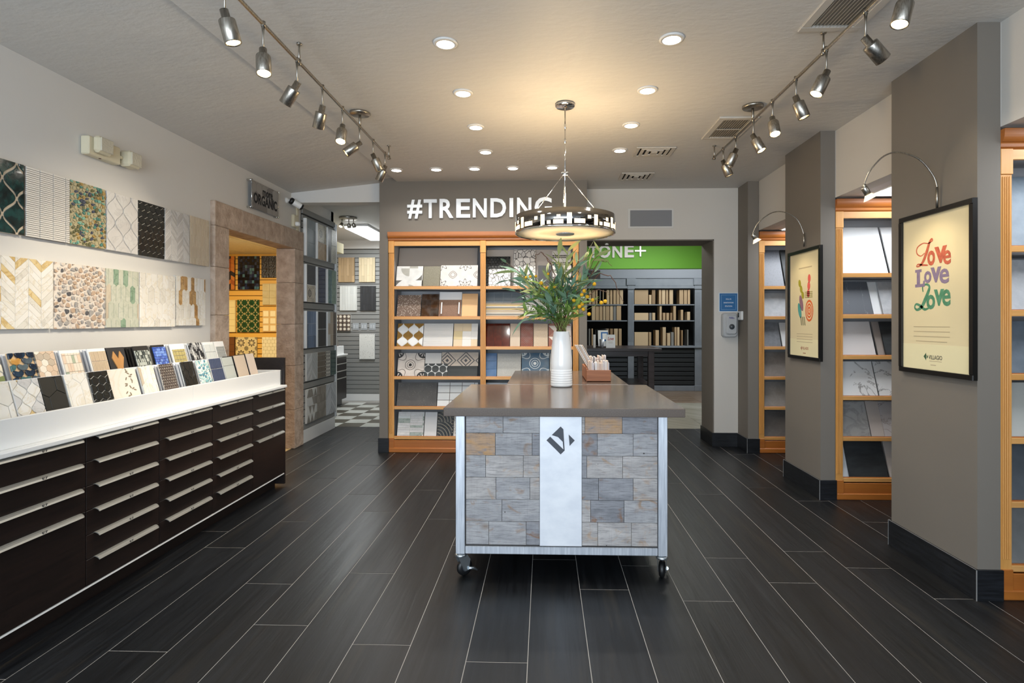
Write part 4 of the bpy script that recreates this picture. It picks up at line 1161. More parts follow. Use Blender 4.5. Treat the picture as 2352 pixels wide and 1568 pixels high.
# ---------------------------------------------------------------- bookcases
SH = [1.732, 1.414, 1.098, .782, .466, .150]
def bookcase(label, x0, x1, yf, depth, bays, group):
    """pine bookcase facing the camera; shelves at the heights SH"""
    t = thing('bookcase', label, 'bookcase', ((x0+x1)/2, yf+depth/2, 0), group)
    B('back_panel', x0+.01, x1-.01, yf+depth-.012, yf+depth, .1, 2.24, M_shelfback, t)
    cr = G()
    n = 6
    prof = [(0, 2.225), (-.012, 2.235), (-.014, 2.25)]+[(-.016-.022*math.sin(PI/2*k/n), 2.255+.045*(1-math.cos(PI/2*k/n))) for k in range(n+1)]+[(-.040, 2.318), (.03, 2.318), (.03, 2.225)]
    vs = [(x, yf+y, z) for x in (x0-.004, x1+.004) for y, z in prof]
    m = len(prof)
    cr.add(vs, [(i, i+m, (i+1) % m+m, (i+1) % m) for i in range(m)]+[tuple(range(m)), tuple(reversed(range(m, 2*m)))])
    cr.build('crown_moulding', M_pine_d, t)
    B('top_rail', x0, x1, yf, yf+.02, 2.175, 2.226, M_pine, t, .002)
    B('top_panel', x0, x1, yf+.02, yf+depth, 2.205, 2.225, M_shelfback, t)
    B('base_rail', x0, x1, yf-.004, yf+.018, .045, .128, M_pine_d, t, .003)
    B('plinth', x0, x1, yf-.016, yf+.012, 0, .05, M_pine_d, t, .006)
    xs = [x0+(x1-x0)*k/bays for k in range(bays+1)]
    for k, x in enumerate(xs):
        c = x+.028 if k == 0 else (x-.028 if k == bays else x)
        p = G().box(c-.028, c+.028, yf-.006, yf+.016, .12, 2.10, .002)
        p = p.build('pilaster', M_pine_v, t)
        for q in (-.016, -.0055, .005, .0155): B('reeding', c+q-.0035, c+q+.0035, yf-.011, yf-.006, .2, 2.09, M_pine_v, p, .002)
        B('plinth_block', c-.03, c+.03, yf-.012, yf+.01, 2.10, 2.226, M_pine_v, p, .002)
        B('foot_block', c-.031, c+.031, yf-.012, yf+.01, .03, .15, M_pine_d, p, .002)
        B('side_panel', c-.01 if k == 0 else c-.009, c+.009, yf+.016, yf+depth-.01, .1, 2.21, M_shelfback, t)
    for k in range(bays):
        a = xs[k]+(.056 if k == 0 else .028); b = xs[k+1]-(.056 if k == bays-1 else .028)
        for z in SH:
            s_ = B('shelf', a, b, yf+.022, yf+depth-.012, z-.016, z, M_shelfback, t)
            B('front_edge', a, b, yf, yf+.022, z-.014, z+.016, M_pine, s_, .002)
            B('lip', a, b, yf+.010, yf+.024, z+.008, z+.020, M_pine_d, s_, .001)
    return t
bookcase('tall double pine bookcase under the #TRENDING sign', -1.64, .357, 5.925, .40, 2, 'pine bookcases')
YT = 5.967
def disp(label, x0, x1, zs, ht, mat, dy=0.0, lean=.3, cat='tile', dz=0.0, group='tile samples in the trending bookcase'):
    lo, hi = (-1.598, -.654) if x0 < -.66 else (-.628, .316)
    x0, x1 = max(x0, lo), min(x1, hi)
    return slab('display_tile', label, fr_back(x0, zs+.003+dz, YT+dy, lean), x1-x0-.003, ht, .009, mat, group, cat)
z1, z2, z3, z4, z5, z6 = SH
M_panel = pbr('taupe_backing', '#a59b92', .7)
disp('wide taupe backing board in the top left compartment', -1.5925, -0.7246, z1, .47, M_panel, .10, .28)
disp('white tile with grey quarter circle shapes', -1.5772, -1.2932, z1, .245, printed('quarter_print', 'quarter', '#e8e8e4', '#6b6862', .275, '#b6b4aa', off=(.5, .2)))
disp('olive grey rough tile between two patterned tiles', -1.2909, -1.1074, z1, .245, speckle('olive_stone', '#85806e', '#9b9684', 120, .3), .012)
disp('white tile with fine grey flower print', -1.1051, -0.7045, z1, .255, printed('grey_flower_print', 'flower', '#dcd8d3', '#57544f', .265, '#9c958e', off=(.5, .45)))
disp('brown terrazzo tile in the second left compartment', -1.5679, -1.3118, z2, .255, speckle('brown_terrazzo', '#7b675a', '#c3b6a8', 70, .32))
disp('dark brown glossy square tiles board', -1.3071, -1.1213, z2, .265, printed('brown_gloss_grid', 'weave', '#4a301b', '#3b2615', .1, rough=.08))
disp('white panel behind the milk brown tile', -1.127, -0.88, z2, .29, M_frame_w, .03)
disp('milk brown tile with two white strips', -1.1213, -0.8803, z2, .20, pbr('milk_brown_tile', '#8c6c58', .5, col2='#7d5f4c', ns=90))
for u, sd in ((-1.0935, 'left'), (-0.9081, 'right')):
    disp('thin white strip on the %s of the milk brown tile' % sd, u, u+.014, z2, .13, M_frame_w, -.011, cat='strip', dz=.04)
disp('peach coloured tiles in the second left compartment', -0.8756, -0.7045, z2, .27, pbr('peach_tile', '#e2b684', .35))
def disp_tiles(label, x0, x1, zs, ht, polys_fn, mats, backing, wts=None, seed=1, tile='tile', dy=0.0, lean=.3, joined=False):
    lo, hi = (-1.598, -.654) if x0 < -.66 else (-.628, .316)
    x0, x1 = max(x0, lo), min(x1, hi)
    fr = fr_back(x0, zs+.003, YT+dy, lean)
    w = x1-x0-.003
    t = board('display_tile', label, 'tile', fr, w, ht, .006, backing, 'tile samples in the trending bookcase', c=.0008)
    lay((fr[0]+fr[3]*.006, fr[1], fr[2], fr[3]), polys_fn(w, ht), mats, t, .004, 0, .001, seed, tile, joined, wts)
    return t
M_bronze = pbr('bronze_gold_tile', '#9c7638', .3, col2='#8a662d', ns=20)
lt = disp_tiles('white and bronze lantern tile board', -1.5679, -1.2885, z3, .265, lambda w, h: lanterns(w, h, .0575, .066, .004, 7, 0), M_bronze, M_groutw)
fr = fr_back(max(-1.5679, -1.598), z3+.003, YT, .3)
lay((fr[0]+fr[3]*.006, fr[1], fr[2], fr[3]), lanterns(0.2764, .265, .0575, .066, .004, 7, 1), M_white, lt, .004, 0, .001)
disp_tiles('white ribbed strip tile board', -1.2862, -0.9683, z3, .265, lambda w, h: grid(w, h, .4, .0135, .0016), pbr('white_strip', '#e2dfda', .3), pbr('strip_joint', '#c9c4bc', .8), joined=True, tile='strip_mosaic')
disp_tiles('cream and sand patchwork tile board', -0.9636, -0.7045, z3, .265, lambda w, h: grid(w, h, .094, .09, .001), [pbr('sand_patch', '#ddc8a6', .5), pbr('ivory_patch', '#e3dfd8', .5), pbr('straw_patch', '#d5c193', .5)], M_groutw, seed=4, wts=[2, 4, 1])
disp('black and white floral cement tile', -1.5632, -1.2746, z4, .265, printed('bw_medallion', 'medallion', '#ded3c8', '#24211f', .27, '#75695f', off=(.5, .5)))
disp('plain off-white tile behind the round charcoal mosaic', -1.2746, -1.0981, z4, .265, pbr('offwhite_tile', '#dcd8d2', .4), .014)
fr = fr_back(-1.0981, z4+.12, YT+.055, .3)
slab('display_tile', 'cream tile with dark diamond pattern', fr, 0.3936, .15, .009, printed('diamond_print', 'diamond', '#cfbfae', '#46464a', .2, off=(.2, .2)), 'tile samples in the trending bookcase')
disp('long charcoal plank tile under the diamond tile', -1.0239, -0.7045, z4, .125, wood('charcoal_plank', '#2f3231', '#3d403e', 0, .6, .5, 0, 'UV'))
disp_tiles('round charcoal penny tile board', -1.2746, -1.0239, z4, .15, lambda w, h: circles(w, h, .0395, .005, 24), pbr('charcoal_disc', '#3c3f3e', .45), pbr('white_mesh', '#d9d8d4', .7), dy=-.003)
disp('large dark grey speckled stone tile', -1.5679, -1.1399, z5, .265, speckle('dark_grey_stone', '#514e4b', '#7c7873', 45, .16, base2='#5f5b57'))
disp_tiles('wavy white handmade tile board with dark joints', -1.1376, -0.7045, z5, .265, lambda w, h: grid(w, h, .131, .077, .005), pbr('glossy_white_tile', '#e5e6e4', .06), pbr('brown_joint', '#5f554c', .8))
disp_tiles('green and white marble strip board, lowest shelf', -1.5632, -1.2792, z6, .265, lambda w, h: grid(w, h, .133, .0245, .0025), [M_carr, M_carr, marble('green_vein_strip', '#a9b1a8', '#6d7f73', 8, .06, .3, .7), pbr('pale_strip', '#d7dad7', .3)], M_groutw, seed=12, tile='strip')
disp('plain white tile on the lowest shelf', -1.2746, -1.1399, z6, .265, pbr('plain_white_tile', '#dcdad8', .4))
disp('black tile with ivory swirls on the lowest shelf', -1.1376, -0.9636, z6, .265, printed('swirl_print', 'swirl', '#15181a', '#8d8471', .16, rough=.12))
disp('narrow black and white lace tile on the lowest shelf', -0.9613, -0.9127, z6, .265, printed('lace_print', 'crackle', '#e3ded4', '#26221f', .015))
# right-hand bay
disp('light grey backing board in the top right compartment', -0.649, 0.2996, z1, .44, pbr('pale_taupe_board', '#bdb5ae', .6), .11, .26)
M_black3d = pbr('black_relief_tile', '#1b1c1d', .25, bump=1.0, ns=70, bd=.006)
disp_tiles('black relief diamond tile board', -0.6398, -0.3631, z1, .36, lambda w, h: hexes(w, h, .019, .0035, .01, .01), M_black3d, pbr('black_mesh', '#08090a', .6), dy=.045)
disp('small white crackle line tile in front of the black one', -0.589, -0.3562, z1, .21, printed('crackle_a', 'crackle', '#e9e8e4', '#3c3a38', .042))
disp('black edge strip between the crackle tiles', -0.3562, -0.3447, z1, .25, pbr('black_strip', '#17181a', .5), .008, cat='strip')
disp('tall white crackle line tile', -0.3263, -0.0918, z1, .44, printed('crackle_b', 'crackle', '#e4e0db', '#2f2c2a', .05), .05)
disp('charcoal tile beside the tall crackle tile', -0.0643, 0.0825, z1, .25, pbr('charcoal_plain', '#3b3d40', .5), .01)
disp('tall white tile with rows of small black squares', 0.0871, 0.2932, z1, .425, printed('dots_print', 'dots', '#e2dfda', '#161616', .021), .045)
disp_tiles('blue grey square tile sheet', -0.6484, -0.2234, z2, .285, lambda w, h: grid(w, h, .0935, .0935, .003), pbr('blue_grey_tile', '#67727a', .4, rnd=.06), pbr('pale_joint', '#a9b0b3', .8), dy=.03)
disp_tiles('sheet of cream and gold striped bead mosaic', -0.6398, -0.2113, z2, .165, lambda w, h: grid(w, h, .45, .0145, .003), [pbr('bead_cream', '#d2c9b9', .4), pbr('bead_gold', '#c7a866', .4), pbr('bead_grey', '#7b7c78', .4), pbr('bead_sand', '#b8a78f', .4)], pbr('bead_mesh', '#8f8a80', .8), seed=5, tile='bead_strip')
disp('pale grey stone tile behind the flowers', -0.2067, 0.2932, z2, .27, pbr('pale_grey_stone', '#b7b4ae', .5))
disp_tiles('maroon glossy tall tile board', -0.6398, -0.3631, z3, .265, lambda w, h: grid(w, h, .091, .27, .003), glaze('maroon_glaze', '#4b1c14', '#5b2419'), pbr('maroon_joint', '#2f120d', .6))
disp('beige tile between maroon and rust tiles', -0.3608, -0.2527, z3, .265, pbr('beige_a', '#c9b6a0', .5))
disp('rust woven texture tile', -0.2504, -0.1148, z3, .268, printed('rust_weave', 'weave', '#7c3d2b', '#6a3122', .012))
disp('sand beige tile right of the rust tile', -0.1125, 0.0413, z3, .265, speckle('sand_stone', '#c2ad93', '#cfbda6', 110, .3))
disp('white tile with terracotta triangle print', 0.0459, 0.2932, z3, .265, printed('terracotta_print', 'triangle', '#d9cfc3', '#a5715c', .12, '#8a4c3a'))
disp_tiles('watercolour blue tile board', -0.6398, -0.5014, z4, .265, lambda w, h: grid(w, h, .2, .09, .002), pbr('watercolour_blue', '#5b7ca3', .3, col2='#44668f', ns=9), pbr('blue_joint', '#86a0bd', .8))
disp('pale grey speckled tile beside the blue tile', -0.4991, -0.2435, z4, .26, speckle('grey_speckle', '#aaa9a3', '#c4c3bd', 150, .3))
disp('blue and white scroll pattern cement tile', -0.2389, 0.055, z4, .268, printed('blue_medallion', 'medallion', '#3e5f78', '#d3d8d6', .28, '#c9d2d4', off=(.5, .45)))
disp('light grey tile behind the vase', 0.0596, 0.2932, z4, .26, pbr('light_grey_tile', '#b9b8b4', .4))
disp('white tile on the fifth right shelf', -0.6306, -0.2297, z5, .265, pbr('white_tile_a', '#dadcde', .3))
disp('mid grey tile on the fifth right shelf', -0.2205, 0.2886, z5, .265, pbr('mid_grey_tile', '#8d8d8c', .4))

GR = 'pine bookcases'
BC = [('tall pine bookcase at the right frame edge', 2.252, 3.5, 2.872), ('pine bookcase beyond the Love poster pier', 2.252, 3.5, 4.452), ('farthest pine bookcase beside the hand sanitizer wall', 2.252, 3.5, 6.015)]
for lab, x0, x1, yf in BC: bookcase(lab, x0, x1, yf, .29, 1, GR)
def rtile(label, yf, u, zs, ht, mat, dy=0.0, lean=.36):
    x0, x1 = max(u[0], 2.294), min(u[1], 3.45)
    return slab('display_tile', label, fr_back(x0, zs+.003, yf+.035+dy, lean), x1-x0-.004, ht, .012, mat, 'tile samples in the right-hand bookcases')
M_wslab = pbr('white_porcelain', '#dfe0e0', .3)
M_greyst = pbr('grey_porcelain', '#7c7f84', .5, col2='#6f7277', ns=25)
M_lgrey = pbr('light_grey_porcelain', '#b3b5b7', .5, col2='#a6a8ab', ns=25)
M_bslate = pbr('black_slate', '#26282a', .55, col2='#34383a', ns=5, stretch=(1, 1, 3))
M_bgrey = pbr('blue_grey_porcelain', '#7f8c97', .5, col2='#74818c', ns=18)
veined = marble('bold_vein_marble', '#dcdbd9', '#77726e', 3.2, .018, .25, .85)
veined2 = marble('grey_vein_marble', '#d9d8d6', '#6f6d6b', 4, .02, .25, .8)
greymb = marble('grey_marble', '#a5a3a1', '#7d7b7a', 7, .07, .3, .7, base2='#94928f')
ymid, yfar, ynr = 4.452, 6.015, 2.872
T_MID = [
 ('white porcelain slab, left of the top shelf beyond the Love poster', 2.3126, 2.676, z1, .42, M_wslab, 0), ('white porcelain slab with dark side, right of that top shelf', 2.6893, 3.1, z1, .42, M_wslab, .0),
 ('dark slate tile with a white vein, second shelf', 2.3126, 2.5628, z2, .29, marble('slate_vein', '#54585f', '#8d9096', 2.5, .006, .5, .7, base2='#4b4f55', stretch=(1, .3, 1)), 0), ('white tile half hidden behind the dark slate tile', 2.5722, 2.6461, z2, .29, M_wslab, .02), ('light grey tile at the right of the second shelf', 2.6361, 3.0, z2, .29, M_lgrey, 0),
 ('warm white tile on the third shelf', 2.3059, 2.5828, z3, .29, pbr('warm_white_porcelain', '#cfc8c4', .45), 0), ('taupe tile beside the warm white one', 2.6058, 2.6864, z3, .29, pbr('taupe_porcelain', '#9b8f87', .5), .02), ('black tile at the right of the third shelf', 2.656, 2.95, z3, .29, M_bslate, 0),
 ('white marble tile with bold grey veins', 2.2992, 2.5994, z4, .29, veined, 0), ('white marble tile with smoky veins', 2.6061, 2.95, z4, .29, veined2, 0),
 ('mottled grey marble tile on the fifth shelf', 2.2959, 2.5428, z5, .29, greymb, 0), ('beige tile beside the grey marble', 2.5531, 2.6604, z5, .29, pbr('beige_porcelain', '#b9aea6', .5), .015), ('pale marble tile with brown veins', 2.6494, 2.95, z5, .29, marble('brown_vein_marble', '#b4aeac', '#7d6a60', 5, .02, .3, .7), 0),
 ('white tile standing behind black slate, lowest shelf', 2.3096, 2.4141, z6, .29, M_wslab, .02), ('black slate tile with grey streak, lowest shelf', 2.3761, 2.676, z6, .29, M_bslate, 0), ('cream tile right of the black slate, lowest shelf', 2.6938, 2.95, z6, .29, pbr('cream_porcelain', '#c6bcb4', .5), .015)]
for lab, x0, x1, zs, ht, m, dy in T_MID: rtile(lab, ymid, (x0, x1), zs, ht, m, dy)
T_FAR = [
 ('speckled grey stone slab on the far top shelf', 2.2976, 2.5334, z1, .44, speckle('speckled_grey', '#6e7178', '#5c5f66', 60, .25)), ('dark slate slab on the far top shelf', 2.5425, 2.95, z1, .44, M_bslate),
 ('pale grey stone tile on the far second shelf', 2.2976, 2.9, z2, .28, M_lgrey), ('mid grey stone tile on the far third shelf', 2.293, 2.5017, z3, .28, M_greyst), ('white tile on the far third shelf', 2.5108, 2.9, z3, .28, M_wslab),
 ('brown grey tile on the far fourth shelf', 2.2976, 2.9, z4, .28, wood('brown_grey_stone', '#8a837d', '#79716b', 2, .5, .5, 0, 'UV')), ('greige tile on the far fifth shelf', 2.2885, 2.9, z5, .28, wood('greige_stone', '#97918c', '#857f79', 2, .5, .5, 0, 'UV')), ('dark taupe tile on the far lowest shelf', 2.2885, 2.9, z6, .28, wood('dark_taupe_stone', '#6f6a66', '#5f5a56', 2, .5, .5, 0, 'UV'))]
for lab, x0, x1, zs, ht, m in T_FAR: rtile(lab, yfar, (x0, x1), zs, ht, m)
T_NEAR = [('blue grey slab on the top shelf at the frame edge', z1, .42, M_bgrey), ('pale grey tile on the second shelf at the frame edge', z2, .29, M_lgrey), ('blue slate tile on the third shelf at the frame edge', z3, .29, pbr('blue_slate', '#6d7781', .5, col2='#626c76', ns=18)), ('off-white tile on the fourth shelf at the frame edge', z4, .29, pbr('offwhite_porcelain', '#b9bab4', .5)), ('dark grey tile on the fifth shelf at the frame edge', z5, .29, pbr('dark_grey_porcelain', '#5c6268', .5, col2='#52585e', ns=12)), ('mid grey tile on the lowest shelf at the frame edge', z6, .29, pbr('mid_grey_porcelain', '#7f807f', .5, col2='#747574', ns=12))]
for lab, zs, ht, m in T_NEAR: rtile(lab, ynr, (2.315, 2.9), zs, ht, m)
rtile('spare grey slab right of the blue grey slab', ynr, (2.905, 3.4), z1, .42, M_greyst)

# ---------------------------------------------------------------- rolling island
def barn(name, c1, c2, brown, amount):
    t = NT(name)
    v = t.coord('UV', (1, 1, 1), jitter=True)
    def st(x, y):
        mp = t.n('ShaderNodeMapping'); mp.inputs['Scale'].default_value = (x, y, 1); t.l(v, mp.inputs[0]); return mp.outputs[0]
    c = t.mix(t.ramp(t.noise(st(5, 14), 1.0, 5, .6, .8), .3, .7), lin(c1), lin(c2))
    c = t.mix(t.math('MULTIPLY', t.ramp(t.noise(st(7, 10), 1.0, 4, .6, 1.5), .56, .70), amount), c, lin(brown))
    g = t.noise(st(14, 190), 1.0, 4, .7, .4)
    c = t.mix(t.math('MULTIPLY', t.ramp(g, .48, .68), .55), c, lin('#4d4c4e'))
    c = t.mix(t.math('MULTIPLY', t.ramp(t.noise(st(120, 6), 1.0, 3), .55, .75), .16), c, lin('#5a585a'))
    vo = t.vor(st(11, 11), 1.0)
    c = t.mix(t.ramp(vo.outputs['Distance'], .055, .03), c, lin('#2c2724'))
    vo2 = t.vor(st(4.2, 6.5), 1.0)
    ring = t.math('MULTIPLY', t.ramp(vo2.outputs['Distance'], .16, .03), .7)
    c = t.mix(ring, c, lin('#7d6a58'))
    t.bump(g, .4, .003)
    return t.base(c, .8)
M_barn = [barn('weathered_barn_wood_1', '#b3b1b1', '#8e8e91', '#9a7a5a', .7), barn('weathered_barn_wood_2', '#9c9ca0', '#74757a', '#8a6240', .8), barn('weathered_barn_wood_3', '#bfbab7', '#9b9795', '#b0906f', .7)]
M_barn_tan = barn('weathered_tan_wood', '#bb9263', '#9a9290', '#7c7f86', .9)
t = thing('rolling_island', 'steel framed rolling island clad in weathered wood with taupe stone top', 'island', (.1, 3.55, 0))
G().box(-.532, .735, 2.972, 4.10, .874, .92, .003).build('top', M_quartz, t)
YF = 3.02
for x in (-.475, .604):
    for y in (YF, 4.02):
        G().box(x, x+.05, y, y+.05, .128, .874, .003).build('post', M_steel, t)
for y in (YF+.006, 4.026): B('rail', -.425, .604, y, y+.04, .128, .170, M_steel, t, .003)
for x in (-.47, .609): B('rail', x, x+.04, YF+.05, 4.02, .128, .170, M_steel, t, .003)
core = B('cladding_core', -.424, .603, YF+.018, 4.05, .17, .874, pbr('dark_core', '#3a3633', .8), t)
B('front_plate', -.024, .2, YF+.004, YF+.02, .176, .874, pbr('brushed_white_steel', '#e6e8ec', .42, .1, col2='#dadde3', ns=3, stretch=(3, 3, 5)), t, .001)
logo = pbr('slate_emblem', '#373c45', .5)
fe = fr_back(0, 0, YF+.004)
e = lambda px, py: (-0.49143892585551335+(px/6.817)*0.002335766790791964, 1.0441163707046637-(py/6.817)*0.0023277402092524036)
for poly in ([(1527, 832), (1470, 888), (1690, 1107), (1741, 1056), (1733, 1030)], [(1690, 672), (1552, 806), (1648, 836), (1722, 910), (1733, 1030), (1741, 1056), (1752, 1046), (1731, 715)], [(1815, 797), (1829, 973), (1908, 888)]):
    G().prism([e(*p) for p in poly], fe, 0, .003).build('emblem', logo, t)
# barn-wood boards: row heights and joints as on the front
edges = [.872, .776, .657, .539, .421, .303, .178]
left = [[.505], [.40, .90], [.27, .78], [.41, .87], [.49], [.31, .82]]
right = [[.04, .535], [.205, .68], [.065, .54], [.22, .68], [.115, .56], [.21, .655]]
rg = random.Random(3)
for (x0, x1), js in (((-.421, -.025), left), ((.201, .602), right)):
    for r in range(6):
        zb, zt_ = edges[r+1], edges[r]
        if r == 5: zb = .178
        cuts = [0]+js[r]+[1]
        for a, b in zip(cuts, cuts[1:]):
            xa, xb = x0+(x1-x0)*a+.0008, x0+(x1-x0)*b-.0008
            if xb-xa < .012: continue
            m = M_barn_tan if (r, round(a, 2)) in ((0, .04), (1, 0.0), (5, 0.0)) and rg.random() < .75 else rg.choice(M_barn)
            d = rg.uniform(0, .003)
            O = Vector((xa, YF+.018, zb+.0008))
            G().prism([(0, 0), (xb-xa, 0), (xb-xa, zt_-zb-.0016), (0, zt_-zb-.0016)], (O, VX, VZ, -VY), 0, .007+d, .001).build('cladding_board', m, t)
for k, z in enumerate(edges[:-1]):      # side cladding, seen from another position
    zb = edges[k+1]
    for x in (-.424, .603):
        for q in range(3):
            y0 = YF+.055+.32*q
            G().box(x-.006, x+.006, y0, y0+.318, zb+.001, z-.001, .001).build('cladding_board', M_barn[(k+q) % 3], t)
M_zinc = pbr('zinc_plate', '#b9c1c6', .3, .9)
M_rub = pbr('black_rubber', '#0e0f11', .45)
def caster(cx, cy, ang, par):
    A = Vector((math.cos(ang), math.sin(ang), 0)); N = Vector((-math.sin(ang), math.cos(ang), 0))
    C0 = Vector((cx, cy, .045))
    wo = C0+A*.022
    w = G().lathe([(.010, -.017), (.033, -.0165), (.042, -.010), (.045, -.004), (.045, .004), (.042, .010), (.033, .0165), (.010, .017)], wo, N, n=28).build('caster_wheel', M_rub, par)
    G().lathe([(.012, -.019), (.02, -.0185), (.02, .0185), (.012, .019)], wo, N, n=16).build('hub', pbr('grey_hub', '#33363c', .4), w)
    G().lathe([(.030, 0), (.032, .004), (.032, .012), (.022, .018)], (cx, cy, .109), n=24).build('swivel_plate', M_zinc, w)
    g = G()
    for s_ in (-1, 1):
        o = C0+N*(.0205*s_)
        fr = (o, A, VZ, N*s_)
        poly = [(-.026, .070), (.026, .072), (.046, .045), (.036, -.012), (.012, -.014), (-.01, .03)]
        if s_ < 0: fr = (o, A, VZ, -N); poly = poly[::-1]
        g.prism(poly, fr, 0, .003)
    g.build('fork', M_zinc, w)
    g = G()
    p0 = wo+A*.01-N*.026
    g.tube([p0, p0+A*.03-VZ*.006, p0+A*.055-VZ*.022], [.009, .008, .006], 8)
    g.build('brake_lever', M_zinc, w)
for x, y, a in ((-.45, YF+.026, .62), (.629, YF+.026, 1.35), (-.45, 4.045, 2.2), (.629, 4.045, .3)): caster(x, y, a, t)

# second island close behind
t = thing('rear_island', 'second steel edged island with taupe top behind the rolling island', 'island', (.17, 4.75, 0))
B('top', -.275, .615, 4.16, 5.32, .892, .916, M_quartz, t, .002)
B('edge_band', -.277, .617, 4.152, 4.166, .890, .914, M_steel, t, .002)
for x in (-.24, .53):
    for y in (4.2, 5.23): B('post', x, x+.05, y, y+.05, .0, .892, M_steel, t, .003)
B('body', -.19, .53, 4.26, 5.22, .10, .87, wood('grey_body', '#8d8f93', '#6f7277', 0, .8, .7, .1), t, .004)

# ---------------------------------------------------------------- vase and flowers
vx, vy = .121, 3.985
M_ceramic = pbr('white_ceramic', '#f2f1ef', .12)
prof = [(.066, 0), (.075, .004), (.077, .012)]
for k in range(7):
    z = .02+.0165*k
    prof += [(.0768-.0003*k, z), (.0755-.0003*k, z+.0012), (.0768-.0004*k, z+.0028)]
prof += [(.0752, .16), (.0738, .20), (.0712, .24), (.0675, .285), (.0632, .325), (.0585, .36), (.0558, .378), (.0548, .384), (.053, .386), (.0515, .38), (.055, .33), (.062, .25), (.068, .15), (.068, .05), (.001, .045)]
tag(G().lathe([(r, h) for r, h in prof], (vx, vy, .921), n=48).build('vase', M_ceramic, org=(vx, vy, .921)), 'tall white ceramic vase with ribbed base on the rolling island', 'vase')
t = thing('flower_arrangement', 'bunch of green leaves, brown twigs and yellow button flowers in the white vase', 'flowers', (vx, vy, 1.0))
rg = random.Random(12)
M_twig = pbr('brown_twig', '#5b3a28', .7)
M_stem = pbr('green_stem', '#7c8a45', .6)
leafm = [pbr('eucalyptus_leaf', '#82a389', .5, rnd=.15), pbr('olive_leaf', '#a3ad70', .5, rnd=.15), pbr('deep_green_leaf', '#688a72', .5, rnd=.15), pbr('fresh_leaf', '#90ae5c', .55, rnd=.12)]
M_yel = pbr('yellow_button_flower', '#e2ac1f', .8, bump=1.0, ns=160, bd=.004)
def leafmesh(l, w, bend, mat):
    g = G(); vs = []; n = 6
    for i in range(n+1):
        s_ = i/n
        ww = w*math.sin(PI*min(1, s_*.96+.03))**.8*(1-.35*s_)
        z = bend*s_*s_
        vs += [(-ww, l*s_, z), (0, l*s_, z-.12*ww), (ww, l*s_, z)]
    fs = []
    for i in range(n):
        a = i*3
        fs += [(a, a+1, a+4, a+3), (a+1, a+2, a+5, a+4)]
    o = g.add([Vector(q)+WO[t.name] for q in vs], fs, smooth=True).build('leaf', mat, t)
    return o
protos_l = []
for m in leafm:
    for l, w, b in ((.14, .0125, -.05), (.11, .016, -.02), (.085, .014, .02)):
        protos_l.append([leafmesh(l, w, b, m), False])
def put_leaf(i, p, d, roll):
    pr = protos_l[i]
    if pr[1]:
        o = pr[0].copy(); COL.objects.link(o)
    else:
        o = pr[0]; pr[1] = True
    y = Vector(d).normalized()
    x = y.cross(VZ)
    if x.length < .05: x = VX.copy()
    x.normalize(); z = x.cross(y)
    R = Matrix((x, y, z)).transposed() @ Matrix.Rotation(roll, 3, 'Y')
    o.matrix_local = Matrix.Translation(Vector(p)-WO[t.name]) @ R.to_4x4() @ Matrix.Scale(rg.uniform(.8, 1.25), 4)
def curve(p0, p1, sag, n=8):
    p0, p1 = Vector(p0), Vector(p1)
    mid = (p0+p1)/2+Vector((0, 0, sag))
    mid.x = p0.x*.65+p1.x*.35; mid.y = p0.y*.65+p1.y*.35
    foot = Vector((vx*.7+p0.x*.3, vy*.7+p0.y*.3, 1.0))
    return [foot]+[p0*(1-s_)**2+mid*2*s_*(1-s_)+p1*s_*s_ for s_ in [i/n for i in range(n+1)]]
def mouth():
    a, r = rg.uniform(0, 2*PI), rg.uniform(.004, .034)
    return (vx+r*math.cos(a), vy+r*math.sin(a), 1.312)
STEMS = [(-.23, .02, 1.60, 0, 9), (-.16, -.08, 1.70, 0, 10), (-.10, .1, 1.62, 2, 10), (-.03, -.1, 1.55, 3, 10), (.02, .05, 1.72, 1, 10), (.10, -.05, 1.84, 1, 11), (.17, .06, 1.88, 1, 11), (.24, .0, 1.80, 0, 11), (.20, -.1, 1.64, 2, 10), (.31, .08, 1.86, 1, 9), (.29, -.04, 1.67, 0, 9), (.12, .1, 1.60, 2, 12), (-.06, -.05, 1.44, 3, 9), (.05, -.12, 1.50, 0, 10), (.24, -.12, 1.5, 3, 8), (-.12, .03, 1.5, 2, 9), (.16, -.14, 1.58, 0, 9), (.07, .0, 1.64, 2, 11), (.22, .04, 1.56, 0, 9), (-.02, -.13, 1.64, 3, 10), (.09, -.15, 1.7, 0, 11), (.15, -.12, 1.76, 1, 11), (-.09, -.12, 1.6, 1, 9), (.27, -.13, 1.6, 2, 9), (.04, -.1, 1.42, 2, 9), (.19, -.15, 1.45, 3, 9), (.13, .05, 1.7, 2, 10), (.0, .02, 1.58, 0, 10), (-.27, .0, 1.79, 0, 9), (-.2, .05, 1.73, 1, 9), (-.24, -.05, 1.66, 0, 9), (-.15, -.1, 1.45, 3, 9), (-.12, .02, 1.41, 2, 8), (.35, .0, 1.72, 0, 9), (.39, -.03, 1.86, 1, 9), (.33, -.1, 1.52, 3, 8)]
for x, dy, z, kind, nl in STEMS:
    c = curve(mouth(), (x, vy+dy, z), .08)
    G().tube(c, [.003]*3+[.0022]*(len(c)-3), 6).build('stem', M_stem if kind in (1, 3) else M_twig, t)
    for q in range(nl):
        s_ = .48+.52*q/(nl-1)
        k = min(len(c)-2, int(s_*(len(c)-1))); fr_ = s_*(len(c)-1)-k
        p = c[k]*(1-fr_)+c[k+1]*fr_
        d = (c[k+1]-c[k]).normalized()
        side = Vector((rg.uniform(-1, 1), rg.uniform(-1, .8), rg.uniform(-.35, .5)))
        d2 = d*rg.uniform(.25, .8)+side*rg.uniform(.5, .9)
        put_leaf(kind*3+rg.randrange(3), p, d2, rg.uniform(-.9, .9))
